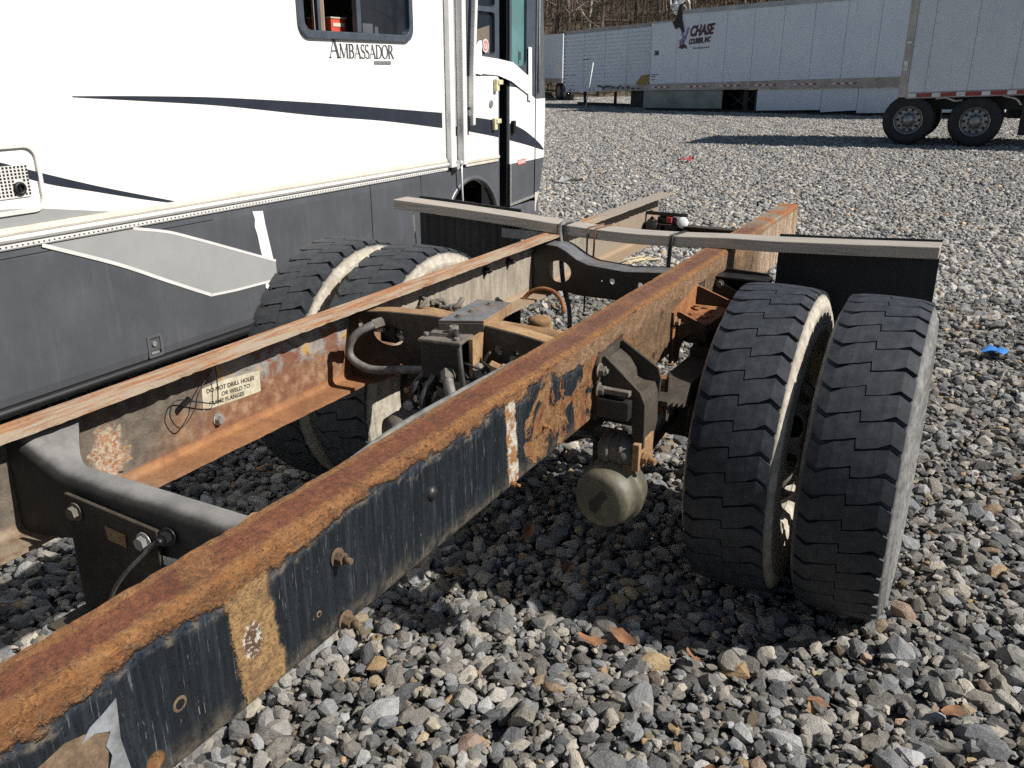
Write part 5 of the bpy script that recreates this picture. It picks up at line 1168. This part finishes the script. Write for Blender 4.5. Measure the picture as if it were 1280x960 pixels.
trailer_text(F, CT, "386", .26, .16, 2.28, "rv_black", .2, .006, .02, .62, "number")
for s0, z0, ln in ((.08, 1.52, .36), (.08, 1.44, .22), (.1, 1.32, .16)):
    mb = MB(); quad_box(mb, F, s0, s0 + ln, z0, z0 + .03, z0, z0 + .03, -.004, -.008); mb.build("small_print", "print_faint", CT)

# ribbed trailer
A, d, n, L = hplane((-17.66, 37.85), (-12.44, 35.50)); F = mapper(A, d, n)
RT6 = thing("box_trailer", "white ribbed box trailer with torn lower edge left of the courier trailer", "trailer", tuple(A + d*L/2), "box trailers parked behind the yard")
ztp = lambda s: 3.38 + .035*s; zbt = lambda s: .68 + .035*s
mb = MB(); quad_box(mb, F, 0, L + 2.2, zbt(0), ztp(0) - .02, zbt(L+2.2), ztp(L+2.2) - .02, .03, 2.6); mb.build("body", "trailer_white", RT6)
for k in range(4):
    a, b = L*k/4, L*(k+1)/4; mb = MB(); quad_box(mb, F, a + .012, b - .012, zbt(a) + .18, ztp(a) - .10, zbt(b) + .18, ztp(b) - .10, .03, .004); sp_ = mb.build("side_panel", "trailer_white", RT6)
    for j in range(14):
        z = .30 + j*.165; mb = MB(); quad_box(mb, F, a + .012, b - .012, zbt(a) + z, zbt(a) + z + .115, zbt(b) + z, zbt(b) + z + .115, .004, -.035); mb.build("rib", "trailer_white", sp_)
mb = MB(); quad_box(mb, F, -.02, L, ztp(0) - .09, ztp(0) + .05, ztp(L) - .09, ztp(L) + .05, -.025, .05); mb.build("roof_rail", "rail_alloy", RT6)
mb = MB(); quad_box(mb, F, -.03, .05, zbt(0), ztp(0), zbt(0), ztp(0), -.03, .1); mb.build("corner_post", "print_faint", RT6)
tape_run(F, RT6, [.25, 1.6, 2.6], lambda s: zbt(s) + .06, 3, .16, .06, -.02)
mb = MB(); mb.plate([(2.6, zbt(2.6) + .02), (L, zbt(L) - .02), (L, zbt(L) + .16), (5.1, zbt(5) + .30), (4.7, zbt(4.7) + .20), (4.2, zbt(4.2) + .26), (3.8, zbt(3.8) + .14), (3.2, zbt(3.2) + .17), (2.9, zbt(2.9) + .07)], [], .02, lambda u, v, w: F(u, v, -.018 - w)); te = mb.build("torn_edge", "beige_post", RT6)
mb = MB(); mb.plate([(4.9, zbt(4.9) + .28), (5.25, zbt(5.2) + .62), (L - .04, zbt(L) + .66), (L - .04, zbt(L) + .22), (5.2, zbt(5.2) + .24)], [], .01, lambda u, v, w: F(u, v, -.04 - w)); mb.build("torn_flap", "yellow_torn", te)
mb = MB()
for k in range(9): s = 2.6 + k*.32; mb.obox(F(s, zbt(s) + .14 + r2.uniform(-.05, .08), -.03), (.28, .03, r2.uniform(.03, .12)), Matrix.Rotation(r2.uniform(-.4, .4), 3, 'Y'))
mb.build("torn_edge_scrap", "print_faint", te, kind='stuff')
for s in (1.0, 3.1): 
    mb = MB(); quad_box(mb, F, s, s + .10, -.0, .75, .0, .75, .4, .5); mb.build("support_leg", "undercarriage", RT6)
mb = MB(); quad_box(mb, F, 4.3, 5.4, -.05, .85, .1, .9, .3, 2.2); quad_box(mb, F, 0, 4.5, .05, .20, .08, .22, .9, 1.2); mb.build("underframe", "undercarriage", RT6)
trailer_text(F, RT6, "6 0/", .34, 1.36, 2.06, "rv_black", .1, .008, .02, .75, "number")
for s0, z0, ln in ((.18, 1.36, .12), (.42, 1.37, .16), (.62, 1.38, .22), (.55, .98, .14)):
    mb = MB(); quad_box(mb, F, s0, s0 + ln, z0, z0 + .10, z0, z0 + .10, -.012, -.016); mb.build("small_print", "print_faint", RT6)
# white pole leaning by it
pb = Vector((-15.2, 34.9, 0)); pb.z = gz(pb.x, pb.y)
pole = at_origin(MB().tube([tuple(pb + Vector((0, 0, -.05))), tuple(pb + Vector((.27, .10, 1.95)))], .022, 8), "pole", "white_plastic", tuple(pb)); tag(pole, "thin white leaning pole standing in front of the ribbed trailer", "pole")

# far left trailer
A, d, n, L = hplane((-24.6, 47.5), (-20.35, 43.40)); F = mapper(A, d, n)
T3 = thing("box_trailer", "farthest white box trailer, partly hidden behind the motorhome front", "trailer", tuple(A + d*L/2), "box trailers parked behind the yard")
mb = MB(); quad_box(mb, F, 0, L, 1.20, 3.62, 1.24, 3.54, 0, 2.6); mb.build("body", "trailer_white", T3)
mb = MB(); quad_box(mb, F, L - 1.0, L - .25, 1.4, 2.1, 1.4, 2.1, -.015, 0); mb.build("placard", "white_plastic", T3)
mb = MB(); quad_box(mb, F, 0, L, 1.0, 1.195, 1.0, 1.235, -.02, .1); mb.build("side_rail", "rail_alloy", T3)
for s in (L - 1.6, L - .6):
    mb = MB(); c = Vector(F(s, .52, .4)); mb.cyl(c, c + n*.4, .52, n=28); wl = mb.build("wheel", "tyre_plain", T3); mb = MB(); mb.cyl(c - n*.01, c + n*.1, .28, n=20); mb.build("rim", "rim_alloy", wl)

# right trailer with tandem duals
A, d, n, L = hplane((-.74, 18.98), (1.69, 18.955)); F = mapper(A, d, n); GZ = .2
T4 = thing("box_trailer", "near white box trailer on tandem wheels with red and white tape along its bottom edge", "trailer", tuple(A + d*3 + Vector((0, 0, GZ))), "box trailers parked behind the yard")
zb = lambda s: 1.26 + .05*s
mb = MB(); quad_box(mb, F, .16, 9.5, zb(0) + .02, 4.35, zb(9.5) + .02, 4.6, .02, 2.6); mb.build("body", "trailer_old", T4)
e = [.17, .52, 1.35, 2.18, 3.01, 3.84, 4.67, 5.5, 6.33, 7.16, 7.99, 8.82, 9.49]
for a, b in zip(e, e[1:]):
    mb = MB(); quad_box(mb, F, a + .006, b - .006, zb(a) + .03, 4.3 + .02*a, zb(b) + .03, 4.3 + .02*b, .02, .002); sp_ = mb.build("side_panel", "trailer_old", T4)
    mb = MB()
    for j in range(14):
        for q in (.03,): mb.cyl(F(a + q, zb(a) + .10 + j*.22, .002), F(a + q, zb(a) + .10 + j*.22, -.006), .008, n=6)
    mb.build("rivet_row", "roof_alloy", sp_, kind='stuff')
mb = MB(); quad_box(mb, F, .0, .16, zb(0) - .06, 4.35, zb(0) - .06, 4.35, -.01, .25); mb.build("rear_post", "beige_post", T4)
mb = MB(); quad_box(mb, F, .03, .12, 2.30, 2.36, 2.30, 2.36, -.012, -.016); quad_box(mb, F, .03, .11, 1.75, 1.95, 1.75, 1.95, -.012, -.016); mb.build("small_print", "reflect_white", T4)
mb = MB(); quad_box(mb, F, .16, 9.5, zb(.16) - .10, zb(.16) + .024, zb(9.5) - .10, zb(9.5) + .024, -.012, .1); mb.build("bottom_rail", "rail_alloy", T4)
s = .2; k = 0
while s < 4.5:
    ln = .30 if k % 2 else .17; mb = MB(); quad_box(mb, F, s, s + ln, zb(s) - .075, zb(s) + .005, zb(s+ln) - .075, zb(s+ln) + .005, -.014, -.018); mb.build("reflector_red" if k % 2 else "reflector_white", "reflect_red" if k % 2 else "reflect_white", T4); s += ln + .005; k += 1
# wheels
WR = .53
tm = MB(); tm.lathe([(-.12, .30), (-.14, .38), (-.145, .45), (-.13, .505), (-.105, WR), (.105, WR), (.13, .505), (.145, .45), (.14, .38), (.12, .30)], (0, 0, 0), (0, 1, 0), 48)
for r0 in (-.055, 0, .055): tm.lathe([(r0 - .004, WR + .0005), (r0, WR - .008), (r0 + .004, WR + .0005)], (0, 0, 0), (0, 1, 0), 48)
TMH = tm.mesh("trailer_tyre", "tyre_plain")
rm = MB(); rm.lathe([(-.135, .30), (-.13, .285), (-.09, .275), (-.03, .262), (-.02, .20), (-.045, .16), (-.05, .12), (-.10, .11), (-.13, .09), (-.135, .001)], (0, 0, 0), (0, 1, 0), 40)
for k in range(10):
    t = 2*math.pi*k/10; c = (math.cos(t)*.218, -.0275, math.sin(t)*.218); rm.cyl(c, (c[0], c[1] - .004, c[2]), .030, n=12, m=1)
    t += math.pi/10; c = (math.cos(t)*.142, -.05, math.sin(t)*.142); rm.cyl(c, (c[0], c[1] - .03, c[2]), .016, n=6, m=1)
RMH = rm.mesh("trailer_rim", ["rim_alloy", "undercarriage"])
ang = math.atan2(d.y, d.x)
for s in (.27, 1.60):
    for w_ in (.16, .48, 1.9, 2.22):
        o = bpy.data.objects.new("wheel", TMH); COL.objects.link(o); o.parent = T4
        o.location = Vector(F(s, GZ + WR - .01, w_)) - T4.location; o.rotation_euler = (0, 0, ang)
        if w_ < .3:
            q = bpy.data.objects.new("rim", RMH); COL.objects.link(q); q.parent = o
    mb = MB(); mb.cyl(F(s, GZ + WR, .3), F(s, GZ + WR, 2.1), .07, n=12); mb.build("axle", "undercarriage", T4)
mb = MB(); quad_box(mb, F, -.05, 3.4, .92, 1.18, 1.0, 1.30, .5, .65); quad_box(mb, F, 2.45, 2.75, .45, 1.35, .45, 1.35, .35, .7); quad_box(mb, F, 2.2, 4.2, .78, 1.10, .8, 1.15, .7, .9); mb.build("bogie_frame", "undercarriage", T4)
mb = MB(); mb.tube(catmull([F(.75, 1.18, .2), F(.95, 1.20, .15), F(1.15, 1.14, .2), F(1.3, 1.16, .2)], 5), .022, 6); mb.build("air_line", "white_plastic", T4)
mb = MB(); mb.tube(catmull([F(2.05, 1.26, .2), F(2.3, 1.2, .15), F(2.42, 1.08, .2)], 5), .02, 6); mb.build("air_line", "white_plastic", T4)

# ------------------------------------------------------------------ bare woodland
def make_tree(seed, h, r, mat, lean):
    q = random.Random(seed); tk = MB(); cr = MB()
    pts = []; x = y = 0.0
    for i in range(12):
        z = h*i/11; x += q.gauss(lean, .10); y += q.gauss(0, .10); pts.append(Vector((x, y, z)))
    rad = [r*(1 - .82*i/11)**.9 + .012 for i in range(12)]; rad[0] *= 1.35
    tk.tube(pts, rad, 7)
    def twig(p, dr, ln, rr, lev):
        P = [p]; dd = dr.normalized()
        for i in range(4):
            dd = (dd + Vector((q.gauss(0, .16), q.gauss(0, .16), q.gauss(.07, .12)))).normalized(); P.append(P[-1] + dd*ln/4)
        (cr if lev else tk).tube(P, [rr*(1 - .2*i) for i in range(5)], 5 if lev == 0 else 3)
        if lev < 2:
            for k in range(q.randint(4, 6)):
                t = P[q.randint(1, 4)]; a = q.uniform(0, 6.28); twig(t, dd*.8 + Vector((math.cos(a)*.7, math.sin(a)*.7, .35)), ln*q.uniform(.35, .6), rr*.42, lev + 1)
    for k in range(q.randint(13, 18)):
        f = q.uniform(.18, .97); i = int(f*11); a = q.uniform(0, 6.28); twig(pts[i], Vector((math.cos(a), math.sin(a), q.uniform(.15, .9))), h*.26*(1.15 - f)*q.uniform(.6, 1.3) + .4, rad[i]*.42, 0)
    return tk, cr, mat
protos = []
kinds = [(1, 15, .17, "bark", .0), (2, 17, .21, "bark", .05), (3, 13, .10, "bark", -.04), (4, 16, .13, "bark_pale", .02), (5, 11, .075, "bark", .06), (6, 14, .09, "bark_pale", -.03)]
treelab = {"bark": "bare brown leafless tree in the wood behind the trailers", "bark_pale": "bare tree with a pale grey trunk in the wood behind the trailers"}
for sd, h, r, mt, ln in kinds:
    tk, cr, mt = make_tree(sd, h, r, mt, ln)
    t = thing("bare_tree", treelab[mt], "tree", (0, 0, 0), "leafless brown trees behind the trailers" if mt == "bark" else "leafless pale trees behind the trailers")
    tk.build("trunk", mt, t); cr.build("crown", "twig", t); protos.append(t)
def place(i, dep, lat, rz, sc):
    src = protos[i % len(protos)]
    P = CAM + RT*lat + FD*dep; z = hz(P.x, P.y) if dep > 56 else (hz2(P.x, P.y) if lat > 56 else gz(P.x, P.y))
    if not src.get('_used'): t = src; src['_used'] = 1
    else: t = copy_tree(src)
    t.location = (P.x, P.y, z - .2); t.rotation_euler = (0, 0, rz); t.scale = (sc, sc, sc)
tq = random.Random(21); cnt = 0
for k in range(118):
    dep = tq.uniform(57, 88); lat = tq.uniform(.5, .46*dep + 2); place(tq.choice([0, 1, 2, 2, 3, 4, 4, 5, 0, 2]) if k >= 6 else k, dep, lat, tq.uniform(0, 6.28), tq.uniform(.85, 1.2))
for k in range(34): place(tq.randint(0, 5), tq.uniform(8, 50), tq.uniform(50, 62), tq.uniform(0, 6.28), tq.uniform(.9, 1.2))
for t in protos:
    if '_used' in t: del t['_used']
for o in bpy.data.objects:
    if '_used' in o: del o['_used']
# brush: thousands of thin stems, one mass
mb = MB(); bq = random.Random(9)
for k in range(4200):
    dep = bq.uniform(56, 104); lat = bq.uniform(-4, .5*dep + 6); P = CAM + RT*lat + FD*dep; z = hz(P.x, P.y) - .1; h = bq.uniform(1.2, 5.5); a = bq.gauss(0, .18)*h; b = bq.gauss(0, .18)*h; r = bq.uniform(.014, .038)
    m1 = Vector((P.x + a*.4 + bq.gauss(0, .08), P.y + b*.4, z + h*.5)); e1 = Vector((P.x + a, P.y + b, z + h))
    mb.tube([(P.x, P.y, z), m1, e1], [r, r*.7, r*.3], 3)
    for j in range(3):
        s_ = m1.lerp(e1, bq.random()); mb.tube([s_, s_ + Vector((bq.gauss(0, .5), bq.gauss(0, .5), bq.uniform(.2, .9)))], [r*.5, r*.15], 3)
o = mb.build("brush", "brushwood"); o['kind'] = 'stuff'
# pale house up the slope
P = CAM + RT*4.6 + FD*96; hzv = hz(P.x, P.y) - 1.4
H = thing("house", "pale house with dark windows on the slope behind the bare trees", "house", (P.x, P.y, hzv)); H.rotation_euler = (0, 0, YAW + .15)
mb = MB(); mb.box(-4.5, 4.5, 0, 7, 0, 3.4); mb.build("wall", "house_wall", H, off=(0, 0, 0))
mb = MB(); mb.plate([(-4.9, 3.4), (4.9, 3.4), (4.9, 3.5), (0, 5.4), (-4.9, 3.5)], [], 7.8, lambda u, v, w: (u, -.4 + w, v)); mb.build("roof", "house_roof", H, off=(0, 0, 0))
for x in (-3.1, -.9, 1.3, 3.2):
    mb = MB(); mb.box(x - .5, x + .5, -.06, -.005, 1.0, 2.5); wf = mb.build("window", "white_plastic", H, off=(0, 0, 0)); mb = MB(); mb.box(x - .40, x + .40, -.075, -.061, 1.1, 2.4); mb.build("pane", "house_glass", wf, off=(0, 0, 0))

# ------------------------------------------------------------------ litter on the gravel
lq = random.Random(4); leafm = []
for v in range(4):
    mb = MB(); c = Matrix.Rotation(0, 3, 'Z'); n_ = 7; vs = []
    for i in range(n_):
        t = i/(n_-1); wd = .018*math.sin(math.pi*min(1, t*1.0 + .02))**.7 + .001; lift = .012*math.sin(t*3.0 + v)
        vs += [(t*.075 - .0375, -wd, lift + .010*lq.random()), (t*.075 - .0375, 0, lift*.6), (t*.075 - .0375, wd, lift + .012*lq.random())]
    fs = [(3*i+a, 3*i+a+1, 3*i+a+4, 3*i+a+3) for i in range(n_-1) for a in range(2)]; mb.add(vs, fs, 0, True); leafm.append(mb.mesh("dead_leaf", "leaf"))
spots = [(.757, -.70), (.435, -.78), (-.076, -.246), (-.064, -.046), (.40, -.60), (.52, -.72), (.30, -.50), (.18, -.42), (1.15, -.75), (1.02, .24), (1.32, -1.0), (1.5, -.6), (.95, -1.2), (1.22, -1.35)]
for x, y in spots:
    o = bpy.data.objects.new("dead_leaf", lq.choice(leafm)); COL.objects.link(o); o.location = (x, y, gz(x, y) + .028); o.rotation_euler = (lq.gauss(0, .35), lq.gauss(0, .35), lq.uniform(0, 6.28)); s = lq.uniform(.8, 1.35); o.scale = (s, s, s)
    tag(o, "curled brown dead leaf lying on the gravel", "leaf", "dead leaves on the gravel")
def scrap(name, x, y, size, mat, label, cat, seed):
    q = random.Random(seed); mb = MB(); g = 5; vs = []
    for i in range(g):
        for j in range(g): vs.append((x + size[0]*(i/(g-1) - .5)*(1 + q.gauss(0, .15)), y + size[1]*(j/(g-1) - .5)*(1 + q.gauss(0, .15)), gz(x, y) + .025 + abs(q.gauss(0, size[2]))))
    mb.add(vs, [(i*g+j, (i+1)*g+j, (i+1)*g+j+1, i*g+j+1) for i in range(g-1) for j in range(g-1)], 0, True); tag(at_origin(mb, name, mat, (x, y, gz(x, y))), label, cat)
scrap("plastic_scrap", 1.56, 3.32, (.13, .13, .02), "blue_plastic", "small bright blue plastic scrap on gravel at the right", "litter", 3)
scrap("plastic_bag", -4.75, 10.35, (.32, .22, .05), "rv_grey", "crumpled pale bag on gravel beside the motorhome front", "litter", 5)
scrap("red_scrap", -4.0, 14.2, (.25, .2, .03), "red_plastic", "small red scrap on the gravel far beyond the chassis", "litter", 6)
sq = random.Random(12)
for k in range(5):
    x, y = -1.56 + sq.gauss(0, .06), 4.95 + sq.gauss(0, .10); L_ = sq.uniform(.35, .6); a = 1.25 + sq.gauss(0, .12)
    o = at_origin(MB().tube([(x - L_/2*math.cos(a), y - L_/2*math.sin(a), gz(x, y) + .03), (x, y, gz(x, y) + .05), (x + L_/2*math.cos(a), y + L_/2*math.sin(a), gz(x, y) + .04)], .007, 5), "dry_stalk", "straw", (x, y, gz(x, y)))
    tag(o, "pale dry stalk lying on gravel beyond the black crossmember", "stalk", "pale dry stalks between the rails")
